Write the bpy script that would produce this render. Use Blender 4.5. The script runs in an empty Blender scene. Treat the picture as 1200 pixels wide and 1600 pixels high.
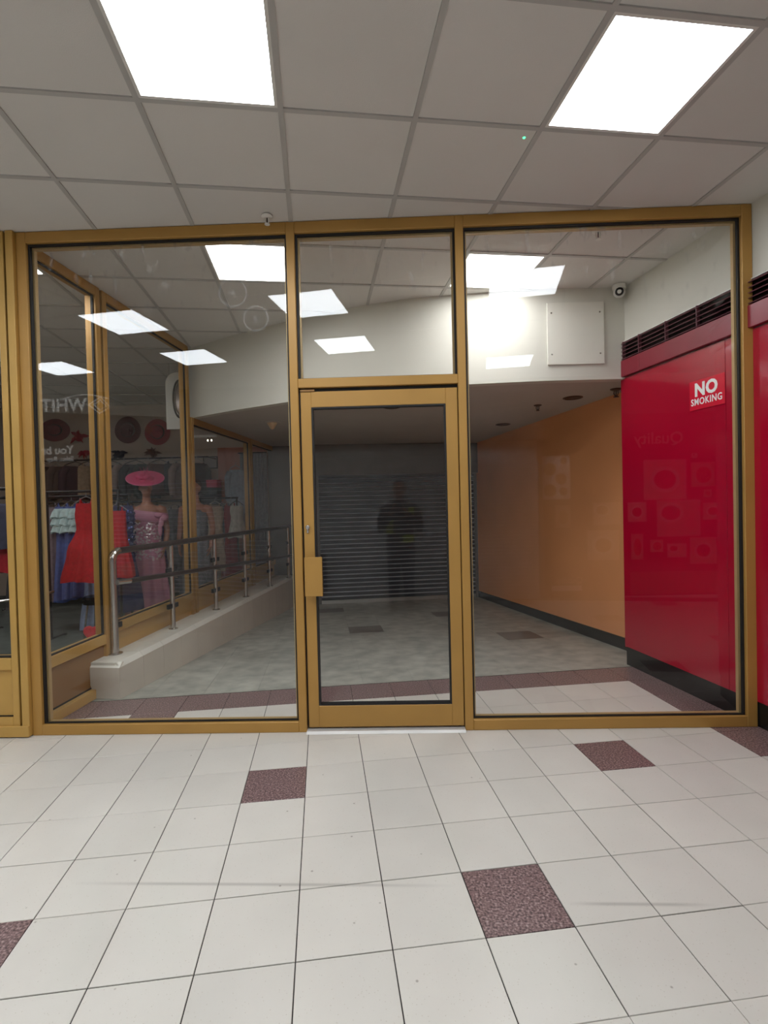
import bpy, bmesh, math, random
from mathutils import Vector, Matrix
random.seed(7)
sc = bpy.context.scene
C = sc.collection
PI = math.pi

# ------------------------------------------------------------------ camera, world, exposure
H = 3.147                      # ceiling height
CAM = Vector((0.0, -3.2008, 1.4134))
PITCH, ROLL, YAW, FPX = -0.0168, -0.0241, -0.0276, 813.73
fw = Vector((math.sin(YAW)*math.cos(PITCH), math.cos(YAW)*math.cos(PITCH), math.sin(PITCH)))
r0 = Vector((math.cos(YAW), -math.sin(YAW), 0)); u0 = r0.cross(fw)
rr = r0*math.cos(ROLL) + u0*math.sin(ROLL); uu = -r0*math.sin(ROLL) + u0*math.cos(ROLL)
cd = bpy.data.cameras.new('camera'); cam = bpy.data.objects.new('camera', cd); C.objects.link(cam)
cd.sensor_fit = 'VERTICAL'; cd.sensor_height = 36.0; cd.lens = FPX/1600*36; cd.clip_start = 0.02; cd.clip_end = 100
cam.matrix_world = Matrix(((rr.x, uu.x, -fw.x, CAM.x), (rr.y, uu.y, -fw.y, CAM.y), (rr.z, uu.z, -fw.z, CAM.z), (0, 0, 0, 1)))
sc.camera = cam
wd = bpy.data.worlds.new('world'); sc.world = wd; wd.use_nodes = True
wd.node_tree.nodes['Background'].inputs[0].default_value = (0.9, 0.93, 1.0, 1)
wd.node_tree.nodes['Background'].inputs[1].default_value = 0.12
LIGHT_E, LIGHT_E2 = 17.0, 14.0  # radiance of the ceiling light panels in the mall / of the newer panels behind the glass
sc.view_settings.view_transform = 'Standard'; sc.view_settings.look = 'None'
sc.view_settings.gamma = 1.0; sc.view_settings.use_curve_mapping = False
sc.view_settings.exposure = 0.15
sc.cycles.use_denoising = True
sc.cycles.max_bounces = 12; sc.cycles.diffuse_bounces = 6; sc.cycles.glossy_bounces = 6
sc.cycles.transparent_max_bounces = 24; sc.cycles.sample_clamp_indirect = 8.0
sc.cycles.caustics_reflective = False; sc.cycles.caustics_refractive = False

def project(p):
    v = Vector(p) - CAM; d = v.dot(fw)
    if d < 0.05: return None
    return 600 + FPX*v.dot(rr)/d, 800 - FPX*v.dot(uu)/d
def in_view(p, m=60):
    q = project(p)
    return q is not None and -m < q[0] < 1200+m and -m < q[1] < 1600+m

# ------------------------------------------------------------------ materials
def lin(r, g, b):
    f = lambda c: (c/255/12.92) if c/255 <= 0.04045 else ((c/255+0.055)/1.055)**2.4
    return (f(r), f(g), f(b), 1)
class NT:
    def __init__(s, name):
        s.m = bpy.data.materials.new(name); s.m.use_nodes = True; s.t = s.m.node_tree; s.n = s.t.nodes
        s.b = s.n['Principled BSDF']; s.out = s.n['Material Output']
    def add(s, typ, **kw):
        n = s.n.new(typ)
        for k, v in kw.items():
            if k in n.inputs: n.inputs[k].default_value = v
            else: setattr(n, k, v)
        return n
    def link(s, a, b): s.t.links.new(a, b)
    def pos(s): return s.add('ShaderNodeNewGeometry').outputs['Position']
    def noise(s, scale, detail=3, vec=None):
        n = s.add('ShaderNodeTexNoise'); n.inputs['Scale'].default_value = scale; n.inputs['Detail'].default_value = detail
        s.link(vec if vec else s.pos(), n.inputs['Vector']); return n.outputs['Fac']
    def ramp(s, fac, stops):
        n = s.add('ShaderNodeValToRGB'); e = n.color_ramp.elements
        while len(e) < len(stops): e.new(0.5)
        for el, (p, c) in zip(e, stops): el.position = p; el.color = c
        s.link(fac, n.inputs[0]); return n.outputs[0]
    def bump(s, h, strength=0.2, dist=0.01):
        n = s.add('ShaderNodeBump'); n.inputs['Strength'].default_value = strength; n.inputs['Distance'].default_value = dist
        s.link(h, n.inputs['Height']); s.link(n.outputs[0], s.b.inputs['Normal'])
def sc_col(c, k): return (min(c[0]*k, 1), min(c[1]*k, 1), min(c[2]*k, 1), 1)
MATS = {}
def mat(name, col, rough=0.5, metal=0.0, var=0.12, scale=6.0, bump=0.0, bscale=60.0, spec=0.5, coat=0.0, objvar=0.0):
    if name in MATS: return MATS[name]
    t = NT(name); b = t.b
    b.inputs['Roughness'].default_value = rough; b.inputs['Metallic'].default_value = metal
    b.inputs['Specular IOR Level'].default_value = spec; b.inputs['Coat Weight'].default_value = coat
    f = t.noise(scale)
    colr = t.ramp(f, [(0.3, sc_col(col, 1-var)), (0.7, sc_col(col, 1+var))])
    if objvar:
        oi = t.add('ShaderNodeObjectInfo'); mr = t.add('ShaderNodeMapRange')
        mr.inputs['To Min'].default_value = 1-objvar; mr.inputs['To Max'].default_value = 1+objvar
        t.link(oi.outputs['Random'], mr.inputs['Value'])
        hs = t.add('ShaderNodeHueSaturation'); t.link(mr.outputs[0], hs.inputs['Value']); t.link(colr, hs.inputs['Color']); colr = hs.outputs[0]
    t.link(colr, b.inputs['Base Color'])
    if bump: t.bump(t.noise(bscale, 4), bump)
    MATS[name] = t.m; return t.m

def granite():
    t = NT('granite'); t.b.inputs['Roughness'].default_value = 0.3
    f = t.noise(115, 4)
    a = t.ramp(f, [(0.34, lin(62, 46, 46)), (0.46, lin(112, 88, 88)), (0.56, lin(140, 114, 112)), (0.68, lin(182, 160, 156))])
    t.link(a, t.b.inputs['Base Color']); return t.m
SCUFFS = ((-1.28, -1.281, 0.20, -1.302), (0.554, -1.389, 1.066, -1.397))
def terrazzo():
    t = NT('cream_terrazzo'); t.b.inputs['Roughness'].default_value = 0.28
    base = t.ramp(t.noise(3.0, 5), [(0.3, lin(212, 207, 198)), (0.7, lin(219, 214, 205))])
    v = t.add('ShaderNodeTexVoronoi'); v.inputs['Scale'].default_value = 75; t.link(t.pos(), v.inputs['Vector'])
    sp = t.ramp(v.outputs['Distance'], [(0.06, (0.80, 0.77, 0.72, 1)), (0.15, (1, 1, 1, 1))])
    m = t.add('ShaderNodeMix', data_type='RGBA', blend_type='MULTIPLY'); m.inputs[0].default_value = 1.0
    t.link(base, m.inputs[6]); t.link(sp, m.inputs[7])
    v2 = t.add('ShaderNodeTexVoronoi'); v2.inputs['Scale'].default_value = 8.5; t.link(t.pos(), v2.inputs['Vector'])
    sp2 = t.ramp(v2.outputs['Distance'], [(0.025, (0.45, 0.42, 0.38, 1)), (0.05, (1, 1, 1, 1))])
    m2 = t.add('ShaderNodeMix', data_type='RGBA', blend_type='MULTIPLY'); m2.inputs[0].default_value = 0.8
    t.link(m.outputs[2], m2.inputs[6]); t.link(sp2, m2.inputs[7])
    acc = m2.outputs[2]
    for (ax, ay, bx_, by) in SCUFFS:                 # faint dragged streaks on the tiles
        dx, dy = bx_-ax, by-ay; L = math.hypot(dx, dy)
        mp = t.add('ShaderNodeMapping', vector_type='TEXTURE'); mp.inputs['Location'].default_value = (ax, ay, 0); mp.inputs['Rotation'].default_value = (0, 0, math.atan2(dy, dx)); t.link(t.pos(), mp.inputs[0])
        sx = t.add('ShaderNodeSeparateXYZ'); t.link(mp.outputs[0], sx.inputs[0])
        ab = t.add('ShaderNodeMath', operation='ABSOLUTE'); t.link(sx.outputs[1], ab.inputs[0])
        a1 = t.ramp(ab.outputs[0], [(0.002, (1, 1, 1, 1)), (0.011, (0, 0, 0, 1))])
        mr0 = t.add('ShaderNodeMapRange'); mr0.inputs['From Max'].default_value = L; t.link(sx.outputs[0], mr0.inputs['Value'])
        a2 = t.ramp(mr0.outputs[0], [(0.0, (0, 0, 0, 1)), (0.25, (1, 1, 1, 1)), (0.7, (1, 1, 1, 1)), (1.0, (0, 0, 0, 1))])
        mu = t.add('ShaderNodeMath', operation='MULTIPLY'); t.link(a1, mu.inputs[0]); t.link(a2, mu.inputs[1])
        mk = t.add('ShaderNodeMath', operation='MULTIPLY'); mk.inputs[1].default_value = 0.4; t.link(mu.outputs[0], mk.inputs[0])
        mm = t.add('ShaderNodeMix', data_type='RGBA'); t.link(mk.outputs[0], mm.inputs[0]); t.link(acc, mm.inputs[6]); mm.inputs[7].default_value = lin(120, 112, 104); acc = mm.outputs[2]
    oi = t.add('ShaderNodeObjectInfo'); mr = t.add('ShaderNodeMapRange'); mr.inputs['To Min'].default_value = 0.95; mr.inputs['To Max'].default_value = 1.03
    t.link(oi.outputs['Random'], mr.inputs['Value'])
    hs = t.add('ShaderNodeHueSaturation'); t.link(mr.outputs[0], hs.inputs['Value']); t.link(acc, hs.inputs['Color'])
    t.link(hs.outputs[0], t.b.inputs['Base Color'])
    t.link(t.ramp(t.noise(9, 5), [(0.35, (0.28,)*3+(1,)), (0.7, (0.34,)*3+(1,))]), t.b.inputs['Roughness'])
    return t.m
def glass(name, ior=1.45, tint=(0.985, 0.99, 0.985, 1), dirt=0.0, rings=()):
    t = NT(name); t.n.remove(t.b)
    fr = t.add('ShaderNodeFresnel'); gm_ = t.add('ShaderNodeNewGeometry'); sw = t.add('ShaderNodeMix'); sw.inputs[2].default_value = ior; sw.inputs[3].default_value = 1/ior
    t.link(gm_.outputs['Backfacing'], sw.inputs[0]); t.link(sw.outputs[0], fr.inputs['IOR'])   # same index from either side of the thin pane
    tr = t.add('ShaderNodeBsdfTransparent'); tr.inputs[0].default_value = tint
    gl = t.add('ShaderNodeBsdfGlossy'); gl.inputs['Roughness'].default_value = 0.0; gl.inputs[0].default_value = (1, 1, 1, 1)
    mx = t.add('ShaderNodeMixShader'); t.link(fr.outputs[0], mx.inputs[0]); t.link(tr.outputs[0], mx.inputs[1]); t.link(gl.outputs[0], mx.inputs[2])
    last = mx.outputs[0]
    if dirt:
        tc = t.add('ShaderNodeTexCoord').outputs['Object']
        mp = t.add('ShaderNodeMapping'); mp.inputs['Scale'].default_value = (9, 1, 3.5); t.link(tc, mp.inputs[0])
        f = t.ramp(t.noise(2.2, 7, mp.outputs[0]), [(0.58, (0, 0, 0, 1)), (0.8, (1, 1, 1, 1))])
        sx = t.add('ShaderNodeSeparateXYZ'); t.link(tc, sx.inputs[0])
        up = t.add('ShaderNodeMapRange'); up.inputs['From Min'].default_value = 2.55; up.inputs['From Max'].default_value = 3.05
        t.link(sx.outputs[2], up.inputs['Value'])
        ml = t.add('ShaderNodeMath', operation='MULTIPLY'); t.link(f, ml.inputs[0]); t.link(up.outputs[0], ml.inputs[1])
        acc = ml.outputs[0]
        for (cx, cz, rad) in rings:         # suction-cup marks
            vd = t.add('ShaderNodeVectorMath', operation='DISTANCE'); vd.inputs[1].default_value = (cx, 0, cz)
            vm = t.add('ShaderNodeVectorMath', operation='MULTIPLY'); vm.inputs[1].default_value = (1, 0, 1); t.link(tc, vm.inputs[0])
            t.link(vm.outputs[0], vd.inputs[0])
            rg = t.ramp(vd.outputs['Value'], [(0.0, (0.35,)*3+(1,)), (rad*0.35, (0.05,)*3+(1,)), (rad*0.9, (0.02,)*3+(1,)), (rad, (0.45,)*3+(1,)), (rad*1.12, (0, 0, 0, 1))])
            mm = t.add('ShaderNodeMath', operation='MAXIMUM'); t.link(acc, mm.inputs[0]); t.link(rg, mm.inputs[1]); acc = mm.outputs[0]
        mk = t.add('ShaderNodeMath', operation='MULTIPLY'); mk.inputs[1].default_value = dirt; t.link(acc, mk.inputs[0])
        df = t.add('ShaderNodeBsdfDiffuse'); df.inputs[0].default_value = (0.8, 0.8, 0.8, 1)
        m2 = t.add('ShaderNodeMixShader'); t.link(mk.outputs[0], m2.inputs[0]); t.link(last, m2.inputs[1]); t.link(df.outputs[0], m2.inputs[2]); last = m2.outputs[0]
    t.link(last, t.out.inputs[0]); return t.m
def emit(name, col, e):
    t = NT(name); t.n.remove(t.b); em = t.add('ShaderNodeEmission'); em.inputs[0].default_value = col; em.inputs[1].default_value = e
    t.link(em.outputs[0], t.out.inputs[0]); return t.m
def poster_mat(name, bg, plate, food, cx=0.0, cz=0.0, rx=0.36, rz=0.33):
    t = NT(name); t.b.inputs['Roughness'].default_value = 0.4
    tc = t.add('ShaderNodeTexCoord').outputs['Generated']
    mp = t.add('ShaderNodeMapping'); mp.inputs['Location'].default_value = (-(0.5+cx)/rx, 0, -(0.5+cz)/rz); mp.inputs['Scale'].default_value = (1/rx, 0, 1/rz)
    t.link(tc, mp.inputs[0])
    ln = t.add('ShaderNodeVectorMath', operation='LENGTH'); t.link(mp.outputs[0], ln.inputs[0])
    fd = t.ramp(t.noise(28, 3), [(0.35, sc_col(food, 0.35)), (0.52, food), (0.68, sc_col(food, 1.9))])
    k = t.ramp(ln.outputs['Value'], [(0.69, (0, 0, 0, 1)), (0.72, (1, 1, 1, 1))])
    k2 = t.ramp(ln.outputs['Value'], [(0.97, (0, 0, 0, 1)), (1.0, (1, 1, 1, 1))])
    a = t.add('ShaderNodeMix', data_type='RGBA'); t.link(k, a.inputs[0]); t.link(fd, a.inputs[6]); a.inputs[7].default_value = plate
    b = t.add('ShaderNodeMix', data_type='RGBA'); t.link(k2, b.inputs[0]); t.link(a.outputs[2], b.inputs[6])
    bgn = t.ramp(t.noise(14, 3), [(0.4, sc_col(bg, 0.8)), (0.6, bg)]); t.link(bgn, b.inputs[7])
    t.link(b.outputs[2], t.b.inputs['Base Color']); return t.m

M = {}
M['gold'] = mat('gold_paint', lin(180, 137, 70), 0.42, 0.15, 0.06, 3, 0.02, 200)
M['gold_light'] = mat('pale_gold_paint', lin(196, 156, 84), 0.42, 0.15, 0.06, 3)
M['bronze'] = mat('bronze_panel', lin(146, 106, 58), 0.4, 0.2, 0.06, 2)
M['bead'] = mat('champagne_bead', lin(190, 160, 112), 0.4, 0.2, 0.05)
M['rubber'] = mat('black_rubber', lin(22, 20, 20), 0.6, 0, 0.1)
M['tile'] = terrazzo(); M['granite'] = granite()
M['grout'] = mat('dark_grout', lin(34, 31, 30), 0.9)
M['ramp'] = mat('slate_tile', lin(166, 166, 156), 0.42, 0, 0.26, 7, 0.15, 30, objvar=0.05)
M['ramp_dark'] = mat('dark_slate_tile', lin(118, 112, 104), 0.45, 0, 0.12, 6)
M['ramp_grout'] = mat('slate_grout', lin(120, 118, 110), 0.9)
M['ctile'] = mat('ceiling_tile', lin(220, 217, 212), 0.9, 0, 0.02, 2, 0.15, 240, objvar=0.015)
M['tbar'] = mat('ceiling_grid_metal', lin(186, 184, 180), 0.5, 0, 0.03)
M['white'] = mat('white_plastic', lin(228, 226, 220), 0.45, 0, 0.03)
M['cream'] = mat('cream_paint', lin(213, 210, 199), 0.75, 0, 0.03, 1.5, 0.05, 120)
M['offwhite'] = mat('off_white_board', lin(226, 223, 212), 0.6, 0, 0.02)
M['lowceil'] = mat('low_ceiling_paint', lin(196, 188, 180), 0.8, 0, 0.04, 2)
M['red'] = mat('red_gloss_laminate', lin(170, 5, 42), 0.12, 0, 0.03, 1.2, spec=0.6)
M['redtrim'] = mat('dark_red_trim', lin(136, 28, 48), 0.35, 0, 0.06)
M['maroon'] = mat('maroon_slat', lin(112, 62, 72), 0.45, 0, 0.08)
M['black'] = mat('black_gloss', lin(22, 22, 22), 0.25, 0, 0.1)
M['orange'] = mat('orange_paint', lin(250, 172, 116), 0.5, 0, 0.05, 1.2, spec=0.4)
M['steel'] = mat('brushed_steel', lin(186, 180, 174), 0.24, 0.9, 0.06, 20)
M['dkrail'] = mat('dark_steel_rail', lin(86, 72, 68), 0.3, 0.6, 0.08, 12)
M['kerb'] = mat('cream_kerb_tile', lin(214, 206, 192), 0.3, 0, 0.05, 3, objvar=0.03)
M['kerbtop'] = mat('white_kerb_top_tile', lin(228, 225, 214), 0.35, 0, 0.04, 3, objvar=0.03)
M['shutter'] = mat('shutter_galvanised', lin(92, 95, 102), 0.4, 0.3, 0.08, 3)
M['lip'] = mat('slat_lip_highlight', lin(206, 210, 218), 0.35, 0.3, 0.1, 3)
M['shutter_dk'] = mat('shutter_housing_grey', lin(120, 118, 116), 0.5, 0.2, 0.06)
M['alu'] = mat('aluminium', lin(210, 208, 204), 0.3, 0.85, 0.05)
M['thr'] = mat('worn_aluminium', lin(214, 212, 208), 0.45, 0.35, 0.05)
M['carpet'] = mat('dark_green_carpet', lin(78, 86, 80), 0.95, 0, 0.2, 8, 0.4, 200)
M['shopwall'] = mat('beige_shop_wall', lin(196, 180, 166), 0.8, 0, 0.05, 2)
M['pinkwall'] = mat('salmon_wall_panel', lin(196, 128, 110), 0.7, 0, 0.05, 2)
M['dark'] = mat('dark_metal', lin(30, 30, 32), 0.4, 0.4, 0.1)
M['lens'] = mat('dark_lens', lin(12, 12, 14), 0.08, 0, 0.05)
M['diff'] = emit('lit_diffuser', (0.90, 0.95, 1.0, 1), LIGHT_E)
M['diff2'] = emit('bright_diffuser', (0.98, 0.985, 1.0, 1), LIGHT_E2)
M['led'] = emit('green_led', (0.1, 1.0, 0.35, 1), 2.2)
M['glowwhite'] = emit('letter_glow', (1.0, 0.98, 0.94, 1), 1.8)  # glow added to the letters so their weak reflection shows
M['bulb'] = emit('warm_bulb', (1.0, 0.86, 0.66, 1), 5.0)
M['glass'] = glass('clear_glass', 1.36, dirt=0.22, rings=((-1.0, 2.75, 0.085), (-0.86, 2.585, 0.075)))
M['glass2'] = glass('side_glass', 1.36)
M['glass3'] = glass('railing_glass', 1.35, tint=(0.985, 0.99, 0.985, 1))
M['signwhite'] = mat('white_lettering', lin(246, 246, 244), 0.45, 0, 0.01)
M['signred'] = mat('sign_red', lin(214, 20, 52), 0.25, 0, 0.02)

# ------------------------------------------------------------------ mesh helpers
class MB:
    def __init__(s): s.v = []; s.f = []
    def box(s, x0, x1, y0, y1, z0, z1):
        n = len(s.v)
        s.v += [(x0,y0,z0),(x1,y0,z0),(x1,y1,z0),(x0,y1,z0),(x0,y0,z1),(x1,y0,z1),(x1,y1,z1),(x0,y1,z1)]
        s.f += [tuple(n+i for i in q) for q in ((3,2,1,0),(4,5,6,7),(0,1,5,4),(1,2,6,5),(2,3,7,6),(3,0,4,7))]; return s
    def prism(s, poly, z0, z1, axis='z'):
        n = len(s.v); k = len(poly)
        def P(a, b, c): return {'z': (a, b, c), 'y': (a, c, b), 'x': (c, a, b)}[axis]
        s.v += [P(a, b, z0) for a, b in poly] + [P(a, b, z1) for a, b in poly]
        s.f += [tuple(range(n+k-1, n-1, -1)), tuple(range(n+k, n+2*k))]
        s.f += [(n+i, n+(i+1) % k, n+k+(i+1) % k, n+k+i) for i in range(k)]; return s
    def rings(s, R, cap=True, closed=True):
        n = len(s.v); k = len(R[0])
        for r in R: s.v += [tuple(p) for p in r]
        for a in range(len(R)-1):
            for i in range(k if closed else k-1):
                j = (i+1) % k
                s.f.append((n+a*k+i, n+a*k+j, n+(a+1)*k+j, n+(a+1)*k+i))
        if cap and closed:
            s.f.append(tuple(n+i for i in range(k-1, -1, -1))); m = n+(len(R)-1)*k; s.f.append(tuple(m+i for i in range(k)))
        return s
    def tube(s, pts, rad, n=10, flat=1.0, cap=True):
        pts = [Vector(p) for p in pts]
        if not isinstance(rad, (list, tuple)): rad = [rad]*len(pts)
        R = []; prev = None
        for i, p in enumerate(pts):
            t = (pts[min(i+1, len(pts)-1)] - pts[max(i-1, 0)]).normalized()
            if prev is None:
                a = Vector((0, 0, 1)) if abs(t.z) < 0.9 else Vector((1, 0, 0))
                u = (a - t*a.dot(t)).normalized()
            else: u = (prev - t*prev.dot(t)).normalized()
            prev = u; w = t.cross(u)
            R.append([p + (u*math.cos(2*PI*k/n) + w*math.sin(2*PI*k/n)*flat)*rad[i] for k in range(n)])
        return s.rings(R, cap)
    def lathe(s, prof, n=20, c=(0, 0, 0)):
        R = [[(c[0]+max(r, 1e-4)*math.cos(2*PI*k/n), c[1]+max(r, 1e-4)*math.sin(2*PI*k/n), c[2]+z) for k in range(n)] for r, z in prof]
        return s.rings(R)
    def ell(s, c, r, n=14, m=9):
        return s.rings([[(c[0]+r[0]*math.sin(PI*j/m)*math.cos(2*PI*k/n), c[1]+r[1]*math.sin(PI*j/m)*math.sin(2*PI*k/n), c[2]-r[2]*math.cos(PI*j/m)) for k in range(n)]
                        for j in [0.15]+list(range(1, m))+[m-0.15]])
    def mesh(s, name, m=None, bevel=0.0, smooth=False, ang=40):
        me = bpy.data.meshes.new(name); me.from_pydata([tuple(v) for v in s.v], [], s.f)
        bm = bmesh.new(); bm.from_mesh(me)
        bmesh.ops.recalc_face_normals(bm, faces=bm.faces)
        if bevel: bmesh.ops.bevel(bm, geom=list(bm.edges), offset=bevel, segments=1, affect='EDGES', clamp_overlap=True)
        if smooth:
            for f in bm.faces: f.smooth = True
            for e in bm.edges:
                if len(e.link_faces) == 2 and e.calc_face_angle(0) > math.radians(ang): e.smooth = False
        bm.to_mesh(me); bm.free()
        if m: me.materials.append(m)
        return me
    def build(s, name, m, parent=None, bevel=0.0, smooth=False, loc=None, rot=None, ang=40):
        return link(name, s.mesh(name, m, bevel, smooth, ang), parent, loc, rot)
def link(name, me, parent=None, loc=None, rot=None):
    o = bpy.data.objects.new(name, me); C.objects.link(o)
    if parent: o.parent = parent
    if loc is not None: o.location = loc
    if rot is not None: o.rotation_euler = rot
    return o
def empty(name, loc=(0, 0, 0), rz=0.0, kind=None, label=None, cat=None, group=None, rot=None):
    o = link(name, None, None, loc, rot if rot else (0, 0, rz)); o.empty_display_size = 0.1
    return tag(o, label, cat, group, kind)
def tag(o, label=None, cat=None, group=None, kind=None):
    if label: o['label'] = label
    if cat: o['category'] = cat
    if group: o['group'] = group
    if kind: o['kind'] = kind
    return o
def B(name, m, parent, x0, x1, y0, y1, z0, z1, bevel=0.0):
    return MB().box(x0, x1, y0, y1, z0, z1).build(name, m, parent, bevel)
def text(name, body, size, m, parent, loc, rot, extrude=0.001, bold=0.0, align='LEFT', xs=1.0, shear=0.0, space=1.0):
    cu = bpy.data.curves.new(name, 'FONT'); cu.body = body; cu.size = size; cu.extrude = extrude; cu.offset = bold; cu.align_x = align; cu.resolution_u = 3; cu.shear = shear; cu.space_character = space
    t = bpy.data.objects.new(name+'_tmp', cu); C.objects.link(t)
    dg = bpy.context.evaluated_depsgraph_get(); me = bpy.data.meshes.new_from_object(t.evaluated_get(dg))
    bpy.data.objects.remove(t); bpy.data.curves.remove(cu)
    me.name = name; me.materials.clear(); me.materials.append(m)
    o = link(name, me, parent, loc, rot); o.scale = (xs, 1, 1); return o

# ------------------------------------------------------------------ plan lines of the place
SH_O = Vector((-2.38, 0, 0)); SH_A = math.atan2(1, 0.055)            # side shop front, runs back along local +x, shop side = local +y
def shop_x(y): return -2.38 + 0.055*y
RW_O = Vector((2.155, 0, 0)); RW_A = math.atan2(1, -0.2047)          # red wall, local +x runs back, corridor side = local +y
def red_x(y): return 2.155 - 0.2047*y
def orange_x(y): return 2.142 - 0.1944*(y - 1.628)
BULK = [(-2.30, 2.50), (-1.62, 2.06), (-1.027, 1.742), (-0.60, 1.535), (-0.234, 1.385), (0.06, 1.30), (0.354, 1.248), (0.64, 1.222), (0.95, 1.196), (1.25, 1.178), (1.60, 1.186), (1.93, 1.198), (2.24, 1.21)]
LOW = 2.40

# ------------------------------------------------------------------ floor
FA, FO, FS = 0.1462, Vector((-0.573, -0.1153, 0)), 0.3043
def floor_pt(i, v, z=0): return FO + Vector((FS*(i*math.cos(FA) - v*math.sin(FA)), FS*(i*math.sin(FA) + v*math.cos(FA)), z))
floor = tag(MB().box(-30*FS, 20*FS, -15*FS, 3.04*FS, -0.10, -0.0035).build('floor', M['grout'], None, loc=FO, rot=(0, 0, FA)), 'cream tiled mall floor with scattered purple granite tiles', kind='structure')
def tile_mesh(name, m, w, g=0.0036, th=0.02, d=None, b=0.0012):
    d = d or w
    mb = MB(); x0, x1, y0, y1 = g/2, w-g/2, g/2, d-g/2
    mb.v = [(x0,y0,-th),(x1,y0,-th),(x1,y1,-th),(x0,y1,-th),(x0,y0,-b),(x1,y0,-b),(x1,y1,-b),(x0,y1,-b),(x0+b,y0+b,0),(x1-b,y0+b,0),(x1-b,y1-b,0),(x0+b,y1-b,0)]
    mb.f = [(0,1,5,4),(1,2,6,5),(2,3,7,6),(3,0,4,7),(4,5,9,8),(5,6,10,9),(6,7,11,10),(7,4,8,11),(8,9,10,11)]
    return mb.mesh(name, m)
t_cream = tile_mesh('floor_tile', M['tile'], FS); t_gran = tile_mesh('granite_tile', M['granite'], FS)
t_slate = tile_mesh('slate_tile', M['ramp'], 0.406, 0.0016, b=0.0005); t_slate2 = tile_mesh('slate_tile_dark', M['ramp_dark'], 0.406, 0.0016, b=0.0005)
far = {0: MB(), 1: MB()}
for i in range(-28, 19):
    for v in range(-14, 3):
        c = floor_pt(i+0.5, v+0.5)
        if c.y > 0.10 and (c.x < shop_x(c.y)-0.12): continue
        if c.y > -0.55 and c.x > red_x(c.y) + 0.25: continue
        j = -v - 1                       # rows counted towards the viewer from the shopfront
        gran = (v == 2) or (i >= 8 and -2 <= v) or (i, v) == (-4, 1) or (v < 0 and (((i % 6 == 2) and (j % 6 == 4)) or ((i % 6 == 5) and (j % 6 == 1))))
        if in_view(c):
            o = link('granite_tile' if gran else 'floor_tile', t_gran if gran else t_cream, floor, (i*FS, v*FS, random.uniform(-0.0004, 0.0004)))
        else:
            g = far[1 if gran else 0]; g.box(i*FS+.001, (i+1)*FS-.001, v*FS+.001, (v+1)*FS-.001, -0.02, 0)
for k, nm in ((0, 'floor_tile_field'), (1, 'granite_tile_field')):
    tag(far[k].build(nm, M['granite' if k else 'tile'], floor), kind='stuff')
# ramp behind the shopfront, falling away to the shutter
RP = floor_pt(0, 3.045); RT = -math.atan(0.05)
ramp = tag(MB().box(-2.6, 3.4, 0, 5.6, -0.12, -0.003).build('floor_ramp', M['ramp_grout'], None, loc=RP, rot=(RT, 0, FA)), 'worn grey tiled ramp sloping down to the shutter', kind='structure')
for a in range(-6, 8):
    for b in range(0, 13):
        dk = (a, b) in ((1, 5), (4, 7), (0, 9), (5, 3))
        o = link('slate_tile_dark' if dk else 'slate_tile', t_slate2 if dk else t_slate, ramp, (a*0.406, b*0.406 + 0.004, random.uniform(-0.0006, 0.0004)))

# ------------------------------------------------------------------ ceilings
CA, CO, CS = 0.1573, Vector((-1.0674, -0.9926, H)), 0.6
def ceil_pt(i, v, z=0): return CO + Vector((CS*(i*math.cos(CA) - v*math.sin(CA)), CS*(i*math.sin(CA) + v*math.cos(CA)), z))
ceiling = tag(MB().box(-13*CS, 13*CS, -8*CS, 13*CS, 0.03, 0.10).build('ceiling', M['ctile'], None, loc=CO, rot=(0, 0, CA)), 'suspended ceiling of square grey-white tiles in a metal grid', kind='structure')
ct = MB().box(0.011, CS-0.011, 0.011, CS-0.011, 0.007, 0.02).mesh('ceiling_tile', M['ctile'])
LIGHTS = {   # (i, v) tile of the grid : label
 (0, -1): 'bright square ceiling light at the top left, cut by the picture edge',
 (3, -1): 'bright square ceiling light at the top right in front of the shopfront',
 (0, 2): 'bright square ceiling light behind the glass left of the transom window',
 (3, 2): 'bright square ceiling light behind the glass right of the transom window',
 (-3, 2): 'square ceiling light inside the dress shop, only a corner showing',
 (-3, -1): 'square ceiling light mirrored in the glass above the left mullion of the dress shop',
 (-3, -3): 'square ceiling light mirrored in the glass above the arched mirror',
 (0, -3): 'square ceiling light mirrored in the transom window on the white bulkhead',
 (3, -5): 'square ceiling light mirrored as a thin slab beside the access panel',
 (-6, -3): 'square ceiling light mirrored low in the dress shop glass above the sign letters',
 (-6, 2): 'added square ceiling light brightening the front of the dress shop, unseen',  # unseen panel put in to brighten the dark dress shop
 (-6, 5): 'added square ceiling light brightening the middle of the dress shop, unseen',  # likewise added out of view to light the shop interior
 (-9, -3): 'square ceiling light mirrored at the far left edge of the picture',
}
tiles_far = MB()
for i in range(-12, 11):
    for v in range(-6, 12):
        c = ceil_pt(i+0.5, v+0.5)
        if (i, v) in LIGHTS: continue
        if c.y < -4.7 or c.y > 6.2: continue
        if c.y > 0 and c.x > red_x(min(c.y, 1.3)) + 0.42: continue
        if c.x > -2.2 and c.y > 2.9: continue
        if in_view(c, 150): link('ceiling_tile', ct, ceiling, (i*CS, v*CS, 0))
        else: tiles_far.box(i*CS+.011, i*CS+CS-.011, v*CS+.011, v*CS+CS-.011, 0.007, 0.02)
tag(tiles_far.build('ceiling_tile_field', M['ctile'], ceiling), kind='stuff')
gb1 = MB().box(-13*CS, 12*CS, -0.012, 0.012, 0.0, 0.03).mesh('grid_bar', M['tbar'])
gb2 = MB().box(-0.0121, 0.0121, -7*CS, 13*CS, 0.0002, 0.0302).mesh('grid_bar_cross', M['tbar'])
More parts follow.
